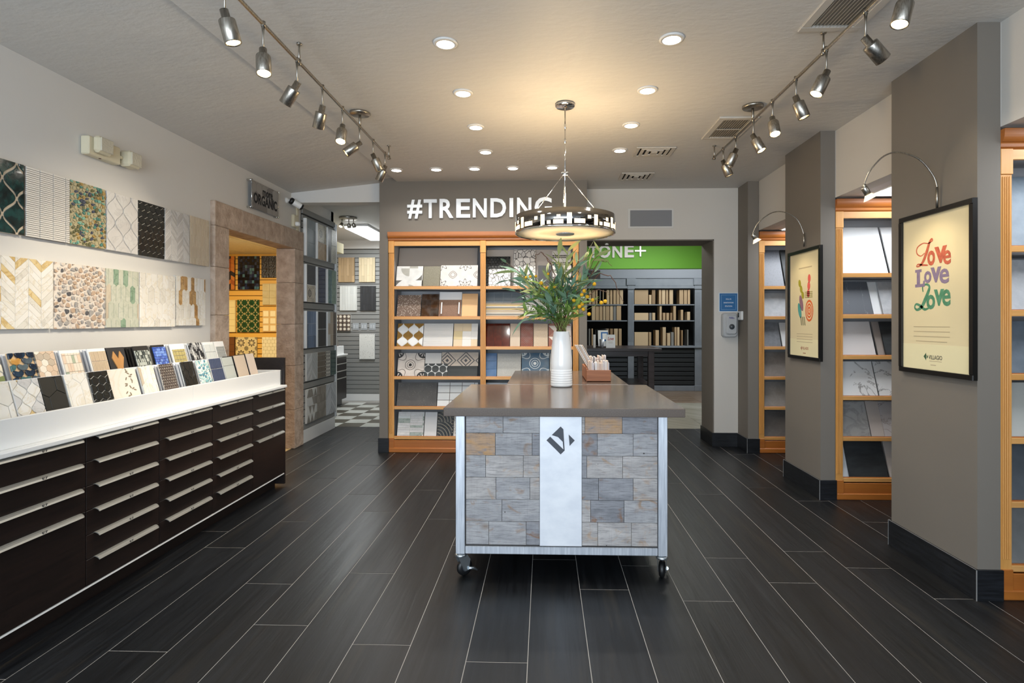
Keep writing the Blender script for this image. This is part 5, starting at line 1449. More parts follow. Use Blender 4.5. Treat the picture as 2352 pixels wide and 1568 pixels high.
# brown curly twigs
for pts in ([(.12, 3.985, 1.05), (.113, 3.983, 1.32), (.085, 3.97, 1.5), (.055, 3.96, 1.62), (.03, 3.96, 1.70), (.06, 3.95, 1.76), (.01, 3.95, 1.83), (-.02, 3.95, 1.86)], [(.055, 3.96, 1.62), (.075, 3.96, 1.70), (.03, 3.96, 1.80), (-.02, 3.97, 1.86), (-.065, 3.97, 1.84), (-.06, 3.97, 1.79)],
            [(.122, 3.985, 1.05), (.135, 3.985, 1.32), (.20, 3.98, 1.5), (.26, 3.97, 1.64), (.32, 3.96, 1.72), (.335, 3.95, 1.80), (.40, 3.95, 1.85), (.42, 3.95, 1.88)], [(.26, 3.97, 1.64), (.33, 3.95, 1.70), (.38, 3.94, 1.80), (.44, 3.94, 1.79), (.47, 3.94, 1.76)],
            [(.123, 3.985, 1.05), (.138, 3.99, 1.32), (.22, 3.96, 1.45), (.30, 3.94, 1.56), (.38, 3.93, 1.60), (.44, 3.93, 1.575), (.455, 3.93, 1.55)], [(.30, 3.94, 1.62), (.39, 3.93, 1.71), (.46, 3.92, 1.69), (.50, 3.92, 1.62), (.51, 3.92, 1.56), (.55, 3.92, 1.51)], [(.12, 3.986, 1.05), (.108, 3.985, 1.32), (.02, 3.95, 1.5), (-.03, 3.93, 1.62), (-.09, 3.93, 1.72), (-.12, 3.93, 1.75)]):
    sm = []
    for i in range(len(pts)-1):
        a, b = Vector(pts[i]), Vector(pts[i+1])
        for s_ in (0, .33, .66): sm.append(a.lerp(b, s_)+Vector((rg.uniform(-.006, .006), 0, rg.uniform(-.006, .006))))
    sm.append(Vector(pts[-1]))
    G().tube(sm, [.0042-.003*i/len(sm) for i in range(len(sm))], 6).build('twig', M_twig, t)
# fine ferny foliage
g = G()
for (x, dy, z) in ((-.13, -.08, 1.46), (-.10, -.05, 1.38), (-.05, -.12, 1.52), (.0, -.10, 1.45), (.03, -.14, 1.55), (.20, -.12, 1.5), (.30, -.08, 1.66), (.26, -.1, 1.42), (.08, -.13, 1.42), (-.08, -.1, 1.56), (.33, -.05, 1.60), (-.02, -.15, 1.40), (.14, -.15, 1.46), (.05, -.15, 1.62), (-.04, -.13, 1.47), (.22, -.13, 1.58), (.12, -.14, 1.6)):
    c = curve(mouth(), (x, vy+dy, z), .05, 16)
    for i in range(6, 18):
        p = c[i]; d = (c[i]-c[i-1]).normalized()
        for s_ in (-1, 1):
            for q in range(3):
                v = (d*.5+Vector((s_*rg.uniform(.5, 1), rg.uniform(-.8, .3), rg.uniform(-.2, .6)))).normalized()
                l = rg.uniform(.02, .045); w = VZ.cross(v)*.0045
                p2 = p+d*rg.uniform(0, .012)
                g.add([p2, p2+v*l*.5+w, p2+v*l, p2+v*l*.5-w], [(0, 1, 2, 3)])
o = g.build('fern_foliage', pbr('fern_green', '#74a048', .6), t); o['kind'] = 'stuff'
FLW = [(0.3402, 3.86, 1.6305), (0.2546, 3.86, 1.5566), (0.2723, 3.86, 1.5832), (0.293, 3.86, 1.5447), (0.2014, 3.86, 1.5182), (0.2575, 3.86, 1.4944), (0.2398, 3.86, 1.4766), (0.2664, 3.86, 1.4588), (0.4139, 3.86, 1.512), (0.3874, 3.86, 1.5031), (0.3284, 3.86, 1.521), (0.3048, 3.86, 1.4263), (-0.0208, 3.86, 1.6371), (0.0148, 3.86, 1.6044), (0.0682, 3.86, 1.6103), (-0.095, 3.86, 1.6819), (-0.1247, 3.86, 1.676), (-0.0564, 3.86, 1.6847), (0.0267, 3.86, 1.6994)]
first = None
for i, p in enumerate(FLW):
    r = .0135 if i < 13 else .0095
    if first is None:
        gg = G()
        prof = [(.0135*math.sin(PI*k/8), -.0135*math.cos(PI*k/8)) for k in range(9)]
        prof[0] = (.0005, prof[0][1]); prof[-1] = (.0005, prof[-1][1])
        first = gg.lathe(prof, WO[t.name], n=14).build('button_flower', M_yel, t)
        o = first
    else:
        o = first.copy(); COL.objects.link(o)
    o.location = Vector(p)-WO[t.name]; o.scale = (r/.0135,)*3
    c = curve(mouth(), Vector(p), .02)
    G().tube(c, .0014, 5).build('flower_stem', M_stem, t)

# ---------------------------------------------------------------- wooden box of sample chips on the rear island
t = thing('sample_chip_box', 'open wooden box on the rear island holding sample chips', 'box', (.4, 4.55, .916))
M_box = wood('acacia_wood', '#a5673f', '#87502f', 0, 1.6, .5, 0)
x0, x1, y0, y1 = .32, .505, 4.30, 4.80
B('front_panel', x0, x1, y0, y0+.012, .916, 1.008, M_box, t, .002); B('back_panel', x0, x1, y1-.012, y1, .916, 1.02, M_box, t, .002)
B('side_panel', x0, x0+.012, y0+.012, y1-.012, .916, 1.02, M_box, t, .002); B('side_panel', x1-.012, x1, y0+.012, y1-.012, .916, 1.0, M_box, t, .002)
B('bottom', x0, x1, y0, y1, .916, .925, M_box, t)
rg = random.Random(5)
chipm = [pbr('chip_cream', '#e2d3c5', .5), pbr('chip_white', '#ebe8e6', .4), pbr('chip_blush', '#dcc3b1', .5), pbr('chip_grey', '#85868a', .5), pbr('chip_lilac', '#d8d2d6', .5)]
cw = 0
for i in range(22):
    x = .336+.0072*i
    if i in (6,): continue
    m = rg.choices(chipm, [5, 4, 3, 1, 2])[0]
    tag(B('sample_chip', x, x+.0058, 4.315, 4.40, .926, rg.uniform(1.045, 1.068)+(.012 if i > 3 else .01), m, None, .0008), ORD[cw]+' thin pale sample chip from the left, front of the wooden box', 'sample chip', 'chips in the front of the wooden box'); cw += 1
for i in range(16):
    x = .345+.0092*i
    m = rg.choices(chipm, [5, 4, 3, 2, 2])[0]
    tag(B('sample_chip', x, x+.006, 4.50, 4.60, .926, rg.uniform(1.085, 1.11), m, None, .0008), ORD[i]+' sample chip from the left, rear of the wooden box', 'sample chip', 'chips at the rear of the wooden box')
for i in range(6):
    a = .52
    O = Vector((.388+.011*i, 4.405, .93))
    V = Vector((-math.sin(a), 0, math.cos(a))); N = Vector((math.cos(a), 0, math.sin(a)))
    tag(G().prism([(0, 0), (.085, 0), (.085, .30), (0, .30)], (O, VY, V, N), 0, .006, .0008).build('sample_chip', chipm[i % 3], org=O), ORD[i]+' long pale chip from the left, leaning out of the wooden box', 'sample chip', 'long chips leaning out of the wooden box')

# ---------------------------------------------------------------- pendant lamp
px, py = .141, 3.84
t = thing('pendant_lamp', 'round chrome drum pendant with glowing cut-outs over the islands', 'pendant lamp', (px, py, 1.97))
G().lathe([(.062, 0), (.066, .004), (.066, .016), (.064, .022), (.001, .023)], (px, py, 2.827), n=40).build('canopy', M_chrome, t)
G().tube([(px, py, 2.83), (px, py, 2.085)], .0048, 12).build('stem', M_chrome, t)
for z in (2.68, 2.58): G().lathe([(.005, 0), (.0075, .004), (.0075, .03), (.005, .034)], (px, py, z), n=14).build('coupling', M_chrome, t)
G().lathe([(.006, 0), (.022, .002), (.024, .008), (.024, .02), (.022, .026), (.006, .028)], (px, py, 2.36), n=24).build('hub', M_chrome, t)
RD = .335
for k in range(3):
    a = .45+2*PI*k/3
    G().tube([(px+.02*math.cos(a), py+.02*math.sin(a), 2.365), (px+(RD-.02)*math.cos(a), py+(RD-.02)*math.sin(a), 2.078)], .0022, 6).build('cable', M_chrome, t)
G().lathe([(RD-.004, 0), (RD, 0), (RD, .115), (RD-.004, .115)], (px, py, 1.97), n=96, close=True).build('drum_band', pbr('dark_reflection_chrome', '#8a8886', .07, 1), t)  # chrome darkened: the dim room it would mirror is put into the colour
G().lathe([(RD+.001, 0), (RD+.004, .003), (RD+.004, .009), (RD+.001, .012)], (px, py, 1.965), n=96, close=True).build('drum_rim', M_chrome, t)
td = NT('frosted_glass_diffuser')
dfn = td.n('ShaderNodeBsdfDiffuse'); trn = td.n('ShaderNodeBsdfTranslucent'); gls = td.n('ShaderNodeBsdfGlossy'); mx = td.n('ShaderNodeMixShader'); mx2 = td.n('ShaderNodeMixShader')
for q in (dfn, trn): q.inputs[0].default_value = lin('#f3ead8')
gls.inputs['Roughness'].default_value = .15
mx.inputs[0].default_value = .55; td.l(dfn.outputs[0], mx.inputs[1]); td.l(trn.outputs[0], mx.inputs[2])
mx2.inputs[0].default_value = .08; td.l(mx.outputs[0], mx2.inputs[1]); td.l(gls.outputs[0], mx2.inputs[2])
td.l(mx2.outputs[0], td.t.nodes['Material Output'].inputs[0])
M_diff = td.m
G().lathe([(.06, .004), (RD-.006, .004), (RD-.006, .008), (.06, .008)], (px, py, 1.966), n=72, close=True).build('diffuser', M_diff, t)
G().lathe([(.001, 0), (.058, 0), (.062, .003), (.062, .012), (.001, .013)], (px, py, 1.962), n=40).build('centre_cap', M_steel, t)
M_cry = glow('lit_crystal', '#ffe6bd', 1.5)
def curved(a0, a1, z0, z1, r0, r1):
    g = G(); n = max(2, int((a1-a0)/.03)+1); vs = []
    for r in (r0, r1):
        for i in range(n+1):
            a = a0+(a1-a0)*i/n
            for z in (z0, z1): vs.append((px+r*math.cos(a), py+r*math.sin(a), z))
    m = 2*(n+1); fs = []
    for i in range(n):
        b = 2*i
        fs += [(m+b, m+b+2, m+b+3, m+b+1), (b, b+1, b+3, b+2), (b+1, m+b+1, m+b+3, b+3), (b, b+2, m+b+2, m+b)]
    fs += [(0, m, m+1, 1), (2*n, 2*n+1, m+2*n+1, m+2*n)]
    g.add(vs, fs); return g
D = PI/180
pat = [(-29.3, 4.6, .006, .079), (-22.2, 4.2, .010, .034), (-11.8, 11, .009, .038), (-11.5, 4, .046, .072), (0, 5.2, .008, .084), (11.2, 12, .013, .044), (22.3, 4, .047, .071)]
for k in range(6):
    for dg, wd, z0, z1 in pat:
        b0 = -PI/2+(2.5+60*k+dg-wd/2)*D
        curved(b0, b0+wd*D, 1.974+z0*.9, 1.974+z1*.9, RD-.001, RD+.002).build('crystal', M_cry, t)
M_hal = glow('warm_bulb', '#ffd9a0', 30)
for k in range(6):
    a = .3+2*PI*k/6
    p = (px+.19*math.cos(a), py+.19*math.sin(a), 2.0)
    G().lathe([(.004, 0), (.012, .006), (.014, .02), (.010, .036), (.006, .05), (.005, .06)], p, n=12).build('bulb', M_hal, t)
for k in range(3):
    a = .3+2*PI*k/3
    lamp('POINT', 'pendant_glow', (px+.19*math.cos(a), py+.19*math.sin(a), 2.12), 13, (1, .74, .42), .05, parent=t)
for k in range(5):
    a = .1+2*PI*k/5
    lamp('POINT', 'pendant_inner_glow', (px+.17*math.cos(a), py+.17*math.sin(a), 2.03), .55, (1, .80, .52), .02, parent=t)

# ---------------------------------------------------------------- recessed downlights
M_trim = pbr('downlight_trim', '#e2dfda', .4)
M_led = glow('led_disc', '#fff9ee', 22)
RL = [(-.523, 2.985), (-.523, 3.635), (-.517, 4.27), (-.508, 4.895), (.665, 2.975), (.657, 3.625), (.650, 4.262), (.650, 4.885), (-1.433, 5.45), (-1.042, 5.435), (-.669, 5.42), (-.300, 5.412), (.075, 5.40)]
WH = ['left column, nearest to the camera', 'left column, second from the camera', 'left column, third from the camera', 'left column, farthest from the camera', 'right column, nearest to the camera', 'right column, second from the camera', 'right column, third from the camera', 'right column, farthest from the camera', 'row by the sign, leftmost', 'row by the sign, second from left', 'row by the sign, middle', 'row by the sign, fourth from left', 'row by the sign, rightmost']
for (x, y), w in zip(RL, WH):
    t = thing('downlight', 'round lit ceiling downlight, '+w, 'downlight', (x, y, 2.84), 'round ceiling downlights')
    G().lathe([(.047, .0), (.064, .004), (.066, .0105), (.047, .0105)], (x, y, 2.8395), n=36, close=True).build('trim_ring', M_trim, t)
    G().lathe([(.001, 0), (.047, 0), (.047, .006)], (x, y, 2.841), n=32).build('lens', M_led, t)
    lamp('AREA', 'downlight_beam', (x, y, 2.836), 7 if y < 5 else 4, (1, .965, .91), .09, aim=(x, y, 0), parent=t, spread=2.3)

# ---------------------------------------------------------------- track lights
M_warm = glow('spot_bulb_lit', '#ffdf9e', 28)
M_off = pbr('spot_bulb_rim', '#9a958c', .3)
def track(label, x, y0, y1, mounts, canopy, heads, side):
    t = thing('track_light', label, 'track light', (x, (y0+y1)/2, 2.6), 'nickel track lights')
    B('rail', x-.007, x+.007, y0, y1, 2.742, 2.756, M_nickel, t, .002)
    for y in mounts:
        p = (x, y, 2.756)
        m = G().tube([(x, y, 2.744), (x, y, 2.849)], [.007, .004], 10).lathe([(.014, 0), (.014, .008)], (x, y, 2.842), n=16).lathe([(.011, 0), (.011, .03)], (x, y, 2.733), n=14)
        m.build('mount', M_nickel, t)
    m = G().lathe([(.066, 0), (.07, .006), (.07, .016), (.066, .018)], (x, canopy, 2.832), n=36).tube([(x, canopy, 2.835), (x, canopy, 2.745)], .009, 12)
    m.build('canopy', M_nickel, t)
    for y, dl, aimv, lit, watt in heads:
        j = Vector((x, y, 2.749))
        a = Vector(aimv).normalized()
        e = j-VZ*dl
        arm = G().lathe([(.010, -.012), (.011, .012)], j, (0, 0, 1), n=12).tube([j-VZ*.01, j-VZ*.05, e], [.008, .004, .0045], 8).build('arm', M_nickel, t)
        hd = e
        G().lathe([(.017, -.012), (.0175, .028), (.032, .03), (.033, .034), (.033, .122), (.030, .124), (.0285, .118), (.0285, .100), (.001, .099)], hd, a, n=28).build('lamp_head', M_nickel, arm)
        G().lathe([(.001, .116), (.018, .1155), (.027, .111), (.0275, .104)], hd, a, n=24).build('bulb', M_warm if lit else M_off, arm)
        lp = hd+a*.13
        lamp('SPOT', 'spot_beam', lp, watt, (1, .87, .68), .025, aim=lp+a, spot=1.25, blend=.8, parent=t)
    return t
HL = [(2.265, .12, (.25, .1, -1), 1, 9), (2.58, .125, (.16, -.25, -1), 1, 12), (2.94, .125, (-.75, .2, -1), 0, 75), (3.28, .12, (-.38, .35, -1), 0, 50), (3.61, .12, (.05, -.45, -1), 1, 12), (3.95, .12, (-.85, -.35, -.75), 1, 65), (4.265, .11, (.45, .2, -1), 0, 10), (4.585, .11, (-.5, .15, -1), 1, 25)]
track('left ceiling track with eight nickel spotlights', -1.30, 2.0, 4.74, (2.20, 2.965, 4.70), 3.955, HL, -1)
HR = [(2.27, .10, (-.32, -.12, -1), 1, 8), (2.555, .125, (.95, .2, -.9), 0, 11), (2.905, .12, (-.5, -.05, -1), 1, 8), (3.25, .11, (.35, -.1, -1), 1, 9), (3.58, .11, (-.03, -.45, -1), 1, 8), (3.905, .11, (.4, -.3, -1), 1, 9), (4.257, .10, (-.45, .1, -1), 0, 8), (4.553, .10, (.4, -.05, -1), 1, 9)]
track('right ceiling track with nickel spotlights', 1.425, 2.0, 4.83, (2.20, 2.935, 4.79), 3.915, HR, 1)

# ---------------------------------------------------------------- grilles in the ceiling and on the wall
M_grille = pbr('painted_grille', '#c4beb4', .5)
def return_grille(label, x0, x1, y0, y1):
    t = thing('return_grille', label, 'vent', ((x0+x1)/2, (y0+y1)/2, 2.835), 'return air grilles in the ceiling')
    g = G()
    g.box(x0, x1, y0, y0+.045, 2.836, 2.85, .003); g.box(x0, x1, y1-.045, y1, 2.836, 2.85, .003); g.box(x0, x0+.045, y0+.045, y1-.045, 2.836, 2.85, .003); g.box(x1-.045, x1, y0+.045, y1-.045, 2.836, 2.85, .003)
    g.build('frame', M_grille, t)
    B('duct', x0+.045, x1-.045, y0+.045, y1-.045, 2.847, 2.8495, pbr('duct_dark', '#8a847a', .9), t)
    n = int((x1-x0-.09)/.0165)
    f = None
    for k in range(n):
        x = x0+.045+(x1-x0-.09)*(k+.15)/n
        if f is None:
            f = G().add([(x, y0+.045, 2.836), (x+.0025, y0+.045, 2.836), (x+.011, y0+.045, 2.847), (x+.0085, y0+.045, 2.847), (x, y1-.045, 2.836), (x+.0025, y1-.045, 2.836), (x+.011, y1-.045, 2.847), (x+.0085, y1-.045, 2.847)], [(0, 1, 2, 3), (7, 6, 5, 4), (0, 4, 5, 1), (1, 5, 6, 2), (2, 6, 7, 3), (3, 7, 4, 0)]).build('louvre', M_grille, t)
            fx = x
        else: twin(f, (x-fx, 0, 0))
    B('crossbar', x0+.045, x1-.045, (y0+y1)/2-.008, (y0+y1)/2+.008, 2.8355, 2.838, M_grille, t)
return_grille('large louvred return grille at the top of the ceiling', 1.28, 1.58, 2.28, 2.905)
return_grille('louvred return grille farther along the right track', 1.262, 1.545, 4.11, 4.595)
def register(label, x0, x1, y0, y1):
    t = thing('ceiling_register', label, 'vent', ((x0+x1)/2, (y0+y1)/2, 2.83), 'ceiling air registers')
    for k in range(4):
        i = .042*k
        g = G(); a, b, c, d = x0+i*1.1, x1-i*1.1, y0+i*.75, y1-i*.75
        w = .026 if k else .03
        z0, z1 = 2.838-.003*k, 2.846-.002*k
        if k < 3:
            g.box(a, b, c, c+w*.7, z0, z1, .001); g.box(a, b, d-w*.7, d, z0, z1, .001); g.box(a, a+w, c+w*.7, d-w*.7, z0, z1, .001); g.box(b-w, b, c+w*.7, d-w*.7, z0, z1, .001)
        else: g.box(a, b, c, d, z0, z1, .001)
        g.build('ring', M_grille, t)
    B('throat', x0+.02, x1-.02, y0+.015, y1-.015, 2.8455, 2.8495, M_dark, t)
register('square stepped ceiling register nearer the islands', .782, 1.112, 4.795, 5.055)
register('square stepped ceiling register by the beige wall', .765, 1.088, 5.61, 5.895)
t = thing('wall_grille', 'grey rectangular grille high on the beige wall', 'vent', (1.18, 6.30, 2.42))
B('frame', .928, 1.43, 6.304, 6.31, 2.412, 2.628, M_wall, t, .002)
B('mesh', .952, 1.41, 6.300, 6.305, 2.432, 2.61, pbr('grey_mesh', '#85868a', .7), t, .001)
# light panels in the alcove ceilings
for k, (y0, y1, lab) in enumerate(((3.72, 4.36, 'beyond the Love poster'), (5.3, 5.95, 'of the far alcove'), (2.12, 2.78, 'of the nearest alcove'))):
    t = thing('panel_light', 'bright flat ceiling panel light '+lab, 'light', (2.78, (y0+y1)/2, 2.32), 'panel lights of the alcoves')
    B('frame', 2.44, 3.12, y0, y1, 2.326, 2.335, M_white, t, .002)
    B('diffuser', 2.455, 3.105, y0+.015, y1-.015, 2.321, 2.328, glow('panel_diffuser', '#f4f8ff', 6), t, .002)
    lamp('AREA', 'panel_glow', (2.78, (y0+y1)/2, 2.318), 10, (.90, .95, 1), .62, y1-y0-.05, aim=(2.78, (y0+y1)/2, 0), parent=t)

# ---------------------------------------------------------------- framed posters and their arc lamps
M_fr = pbr('black_frame', '#121212', .3)
M_paper = pbr('cream_poster_paper', '#e2d3ab', .35)
M_paper2 = pbr('pale_poster_band', '#e9dfb6', .35)
M_sepia = pbr('sepia_print', '#b8a684', .6)
def framed(label, yc, z0, z1, w):
    t = thing('framed_poster', label, 'poster', (2.12, yc, z0), 'framed posters on the piers')
    fr = fr_right(yc+w/2, z0, 2.134)
    h = z1-z0; b = .026
    for x0, x1, y0, y1 in ((0, w, 0, b), (0, w, h-b, h), (0, b, b, h-b), (w-b, w, b, h-b)):
        G().rect(fr, x0, x1, y0, y1, 0, .024, .004).build('frame_bar', M_fr, t)
    G().rect(fr, .01, w-.01, .01, h-.01, 0, .008).build('mount', M_blackm, t)
    G().rect(fr, b-.002, w-b+.002, b-.002, h-b+.002, .008, .011).build('poster_sheet', M_paper, t)
    G().rect(fr, b, w-b, b, b+h*.155, .011, .0114).build('poster_band', M_paper2, t)
    return t, (fr[0]+fr[3]*.0116, fr[1], fr[2], fr[3]), w, h
def stroke(pts, wd, fr, mat, par, name='lettering', n=6):
    """calligraphic stroke: a ribbon of changing width along a smooth curve"""
    P = []
    m = len(pts)
    for i in range(m-1):
        p0, p1, p2, p3 = pts[max(i-1, 0)], pts[i], pts[i+1], pts[min(i+2, m-1)]
        for k in range(n):
            s_ = k/n
            P.append(tuple(.5*((2*p1[a])+(-p0[a]+p2[a])*s_+(2*p0[a]-5*p1[a]+4*p2[a]-p3[a])*s_*s_+(-p0[a]+3*p1[a]-3*p2[a]+p3[a])*s_**3) for a in (0, 1)))
    P.append(pts[-1])
    O, U, V, N = fr
    vs = []
    for i, p in enumerate(P):
        q0, q1 = P[max(i-1, 0)], P[min(i+1, len(P)-1)]
        d = (q1[0]-q0[0], q1[1]-q0[1]); l = math.hypot(*d) or 1
        s_ = i/(len(P)-1)*(len(wd)-1); k = min(int(s_), len(wd)-2)
        w = wd[k]+(wd[k+1]-wd[k])*(s_-k)
        nx, ny = -d[1]/l*w/2, d[0]/l*w/2
        vs += [O+U*(p[0]+nx)+V*(p[1]+ny), O+U*(p[0]-nx)+V*(p[1]-ny)]
    fs = [(2*i, 2*i+1, 2*i+3, 2*i+2) for i in range(len(P)-1)]
    return G().add(vs, fs).build(name, mat, par)
# poster with Love three times
t, fr, w, h = framed('black framed cream poster reading Love three times in red, mauve and green', 3.147, 1.082, 1.985, .585)
LV = [(.595, '#c9694e', '#b0543f'), (.455, '#8d7c95', '#80708a'), (.29, '#5b9373', '#46805f')]
def fit(pts, x0, y0, x1, y1): return [(x0+(x1-x0)*x, y0+(y1-y0)*y) for x, y in pts]
SC1 = [(.52, .52), (.28, .43), (.05, .56), (.08, .78), (.42, .90), (.74, .86), (.98, .93), (.93, 1.0), (.80, .86), (.62, .50), (.44, .22), (.22, .06), (.03, .05), (.12, .13), (.38, .08), (.72, .04)]
SC3 = [(.52, .72), (.50, .92), (.72, 1.0), (.90, .90), (.82, .68), (.64, .40), (.44, .14), (.16, .02), (.0, .12), (.10, .25), (.36, .17), (.62, .03), (.88, .08)]
BX = [((.141, .598, .279, .745), (.236, .599, .298, .682), (.293, .606, .389, .696), (.36, .593, .419, .669)), ((.133, .487, .216, .587), (.209, .505, .269, .572), (.262, .504, .346, .588), (.332, .494, .405, .574)), ((.129, .356, .266, .499), (.229, .359, .298, .44), (.289, .377, .367, .466), (.352, .374, .416, .463))]
for k, (zb, c1, c2) in enumerate(LV):
    m = pbr(('red', 'mauve', 'green')[k]+'_poster_ink', c1, .5, col2=c2, ns=40)
    bL, bo, bv, be = BX[k]
    if k == 1:
        P = fit([(0, 0), (.98, 0), (1, .34), (.84, .34), (.8, .17), (.5, .17), (.5, .84), (.66, .84), (.66, 1), (0, 1), (0, .84), (.17, .84), (.17, .17), (0, .17)], *bL)
        G().prism(P, fr, 0, .0003).build('lettering', m, t)
    elif k == 0: stroke(fit(SC1, *bL), [.005, .006, .008, .008, .006, .006, .007, .010, .017, .022, .019, .010, .006, .007, .012, .007], fr, m, t)
    else: stroke(fit(SC3, *bL), [.008, .010, .012, .015, .022, .025, .021, .014, .011, .012, .016, .015, .008], fr, m, t)
    for i, (ch, bx, bd) in enumerate((('o', bo, .03), ('v', bv, .035), ('e', be, .02))):
        text(ch, fr, bx[0], bx[2], bx[1], bx[3], m, t, 'lettering', .0003, bd, h=.0001*(i+1))
for q in range(4):
    G().rect(fr, .12+.02*(q == 3), .41-.02*(q == 3), .262-.027*q, .2655-.027*q, 0, .0003).build('small_print', M_sepia, t)
M_gem = pbr('dark_green_emblem', '#3f5f45', .5)
G().prism([(.205, .098), (.226, .077), (.226, .119)], fr, 0, .0003).build('emblem', M_gem, t)
G().prism([(.23, .086), (.242, .098), (.23, .110)], fr, 0, .0003).build('emblem', M_gem, t)
text('VILLAGIO', fr, .246, .352, .085, .108, pbr('charcoal_print', '#3b3a36', .5), t, 'lettering', .0003, .01)
G().rect(fr, .252, .35, .074, .077, 0, .0003).build('small_print', M_sepia, t)
G().rect(fr, .262, .305, .052, .056, 0, .0003).build('small_print', M_sepia, t)
# second poster: coloured shapes forming a hand sign
t, fr, w, h = framed('black framed cream poster with a hand sign of coloured shapes', 4.69, 1.068, 1.965, .575)
def ell(cx, cy, a, b, rot=0, n=18): return [(cx+a*math.cos(q)*math.cos(rot)-b*math.sin(q)*math.sin(rot), cy+a*math.cos(q)*math.sin(rot)+b*math.sin(q)*math.cos(rot)) for q in [2*PI*k/n for k in range(n)]]
def blob(cx, cy, a, b, col, nm, rot=0): G().prism(ell(cx, cy, a, b, rot), fr, 0, .0003).build('printed_shape', pbr(nm, col, .5), t)
for i in range(3): blob(.375-.008*i, .655-.06*i, .024, .033, '#dd6257', 'coral_print')
for i in range(3): blob(.205+.028*i, .625-.05*i, .022, .032, '#a39a2f', 'olive_print', .3)
blob(.235, .46, .03, .07, '#8f6a77', 'plum_print', .35); blob(.205, .40, .028, .066, '#4f9a94', 'turquoise_print', .35)
blob(.375, .395, .068, .088, '#dc6a35', 'orange_print')
for i, rr in enumerate((.80, .68, .50, .40, .20, .10)):
    G().prism(ell(.375, .395, .068*rr, .088*rr), fr, .0003, .0003+.0001*(i+1)).build('printed_ring', M_paper if i % 2 == 0 else pbr('orange_print', '#dc6a35', .5), t)
for i in range(4): G().rect(fr, .30, .43, .50+.014*i, .508+.014*i, .0, .0003).build('printed_shape', pbr('straw_print', '#a79a63', .5), t)
for i in range(3): G().prism([(.215+.03*i, .35), (.235+.03*i, .345), (.25+.03*i, .275), (.232+.03*i, .28)], fr, 0, .0003).build('printed_shape', pbr('khaki_print', '#8f8a6c', .5), t)
G().rect(fr, .19, .42, .742, .752, 0, .0003).build('small_print', M_sepia, t)
for q in range(4): G().rect(fr, .15, .43, .205-.022*q, .209-.022*q, 0, .0003).build('small_print', M_sepia, t)
M_rust = pbr('rust_print', '#9a4a32', .5)
G().prism([(.225, .09), (.243, .072), (.243, .108)], fr, 0, .0003).build('emblem', M_rust, t)
text('VILLAGIO', fr, .25, .36, .08, .102, M_rust, t, 'lettering', .0003, .01)
G().rect(fr, .265, .315, .048, .053, 0, .0003).build('small_print', M_rust, t)
def arclamp(label, yc, pts, aim, w):
    t = thing('arc_picture_lamp', label, 'picture lamp', (2.118, yc, 1.97), 'nickel arc lamps over the posters')
    P = []
    m = len(pts)
    for i in range(m-1):
        p0, p1, p2, p3 = pts[max(i-1, 0)], pts[i], pts[i+1], pts[min(i+2, m-1)]
        for k in range(5):
            s_ = k/5
            P.append([.5*((2*p1[a])+(-p0[a]+p2[a])*s_+(2*p0[a]-5*p1[a]+4*p2[a]-p3[a])*s_*s_+(-p0[a]+3*p1[a]-3*p2[a]+p3[a])*s_**3) for a in (0, 1)])
    P.append(pts[-1])
    G().tube([(x, yc, z) for x, z in P], .0042, 8).build('arm', M_nickel, t)
    G().tube([(pts[0][0], yc, 1.988), (pts[0][0], yc, 2.10)], .0062, 10).build('socket', M_nickel, t)
    e = Vector((pts[-1][0], yc, pts[-1][1])); a = Vector(aim).normalized()
    G().tube([e+Vector((.004, 0, .012)), e-Vector((.002, 0, .006))], .008, 10).build('joint', M_nickel, t)
    G().lathe([(.001, -.004), (.016, -.004), (.017, 0), (.017, .04), (.014, .042)], e-VZ*.008, a, n=20).build('lamp_body', M_nickel, t)
    G().lathe([(.015, .038), (.036, .066), (.037, .067), (.014, .041)], e-VZ*.008, a, n=28).build('glass_shade', glow('lit_glass_shade', '#ffe9c4', 1.3), t)
    lp = e-VZ*.008+a*.07
    lamp('SPOT', 'picture_beam', lp, w, (1, .84, .58), .02, aim=lp+a, spot=1.6, blend=.7, parent=t)
arclamp('arched nickel picture lamp over the Love poster', 3.12, [(2.118, 2.0), (2.118, 2.098), (2.092, 2.17), (2.021, 2.252), (1.917, 2.288), (1.836, 2.268), (1.767, 2.195), (1.739, 2.136), (1.732, 2.105)], (.45, 0, -.75), 7)
arclamp('arched nickel picture lamp over the hand sign poster', 4.69, [(2.12, 1.99), (2.12, 2.081), (2.08, 2.188), (2.02, 2.246), (1.935, 2.275), (1.851, 2.261), (1.763, 2.197), (1.72, 2.13), (1.708, 2.095)], (.45, 0, -.75), 7)

# ---------------------------------------------------------------- things on the beige wall by the opening
t = thing('sanitation_sign', 'square blue sign on the beige wall above the sanitizer dispenser', 'sign', (2.03, 6.306, 1.485))
fs1 = fr_back(1.925, 1.485, 6.31)
G().rect(fs1, 0, .21, 0, .212, 0, .004).build('acrylic_plate', pbr('clear_acrylic', '#dfe6ea', .1), t)
G().rect(fs1, .008, .202, .008, .204, .004, .005).build('blue_sheet', pbr('poster_blue', '#2f6ea5', .4), t)
g = G()
for a, b, c, d in ((.025, .185, .025, .027), (.025, .185, .185, .187), (.025, .027, .027, .185), (.183, .185, .027, .185)): g.rect(fs1, a, b, c, d, .005, .0053)
g.build('border_line', pbr('pale_blue_line', '#9fc0da', .5), t)
M_pw = pbr('white_print', '#eef2f5', .5)
f5 = (fs1[0]+fs1[3]*.0052, fs1[1], fs1[2], fs1[3])
text('ROLL IN', f5, .078, .135, .134, .148, M_pw, t, 'lettering', .0003, .015)
text('SANITATION', f5, .052, .160, .094, .109, M_pw, t, 'lettering', .0003, .015)
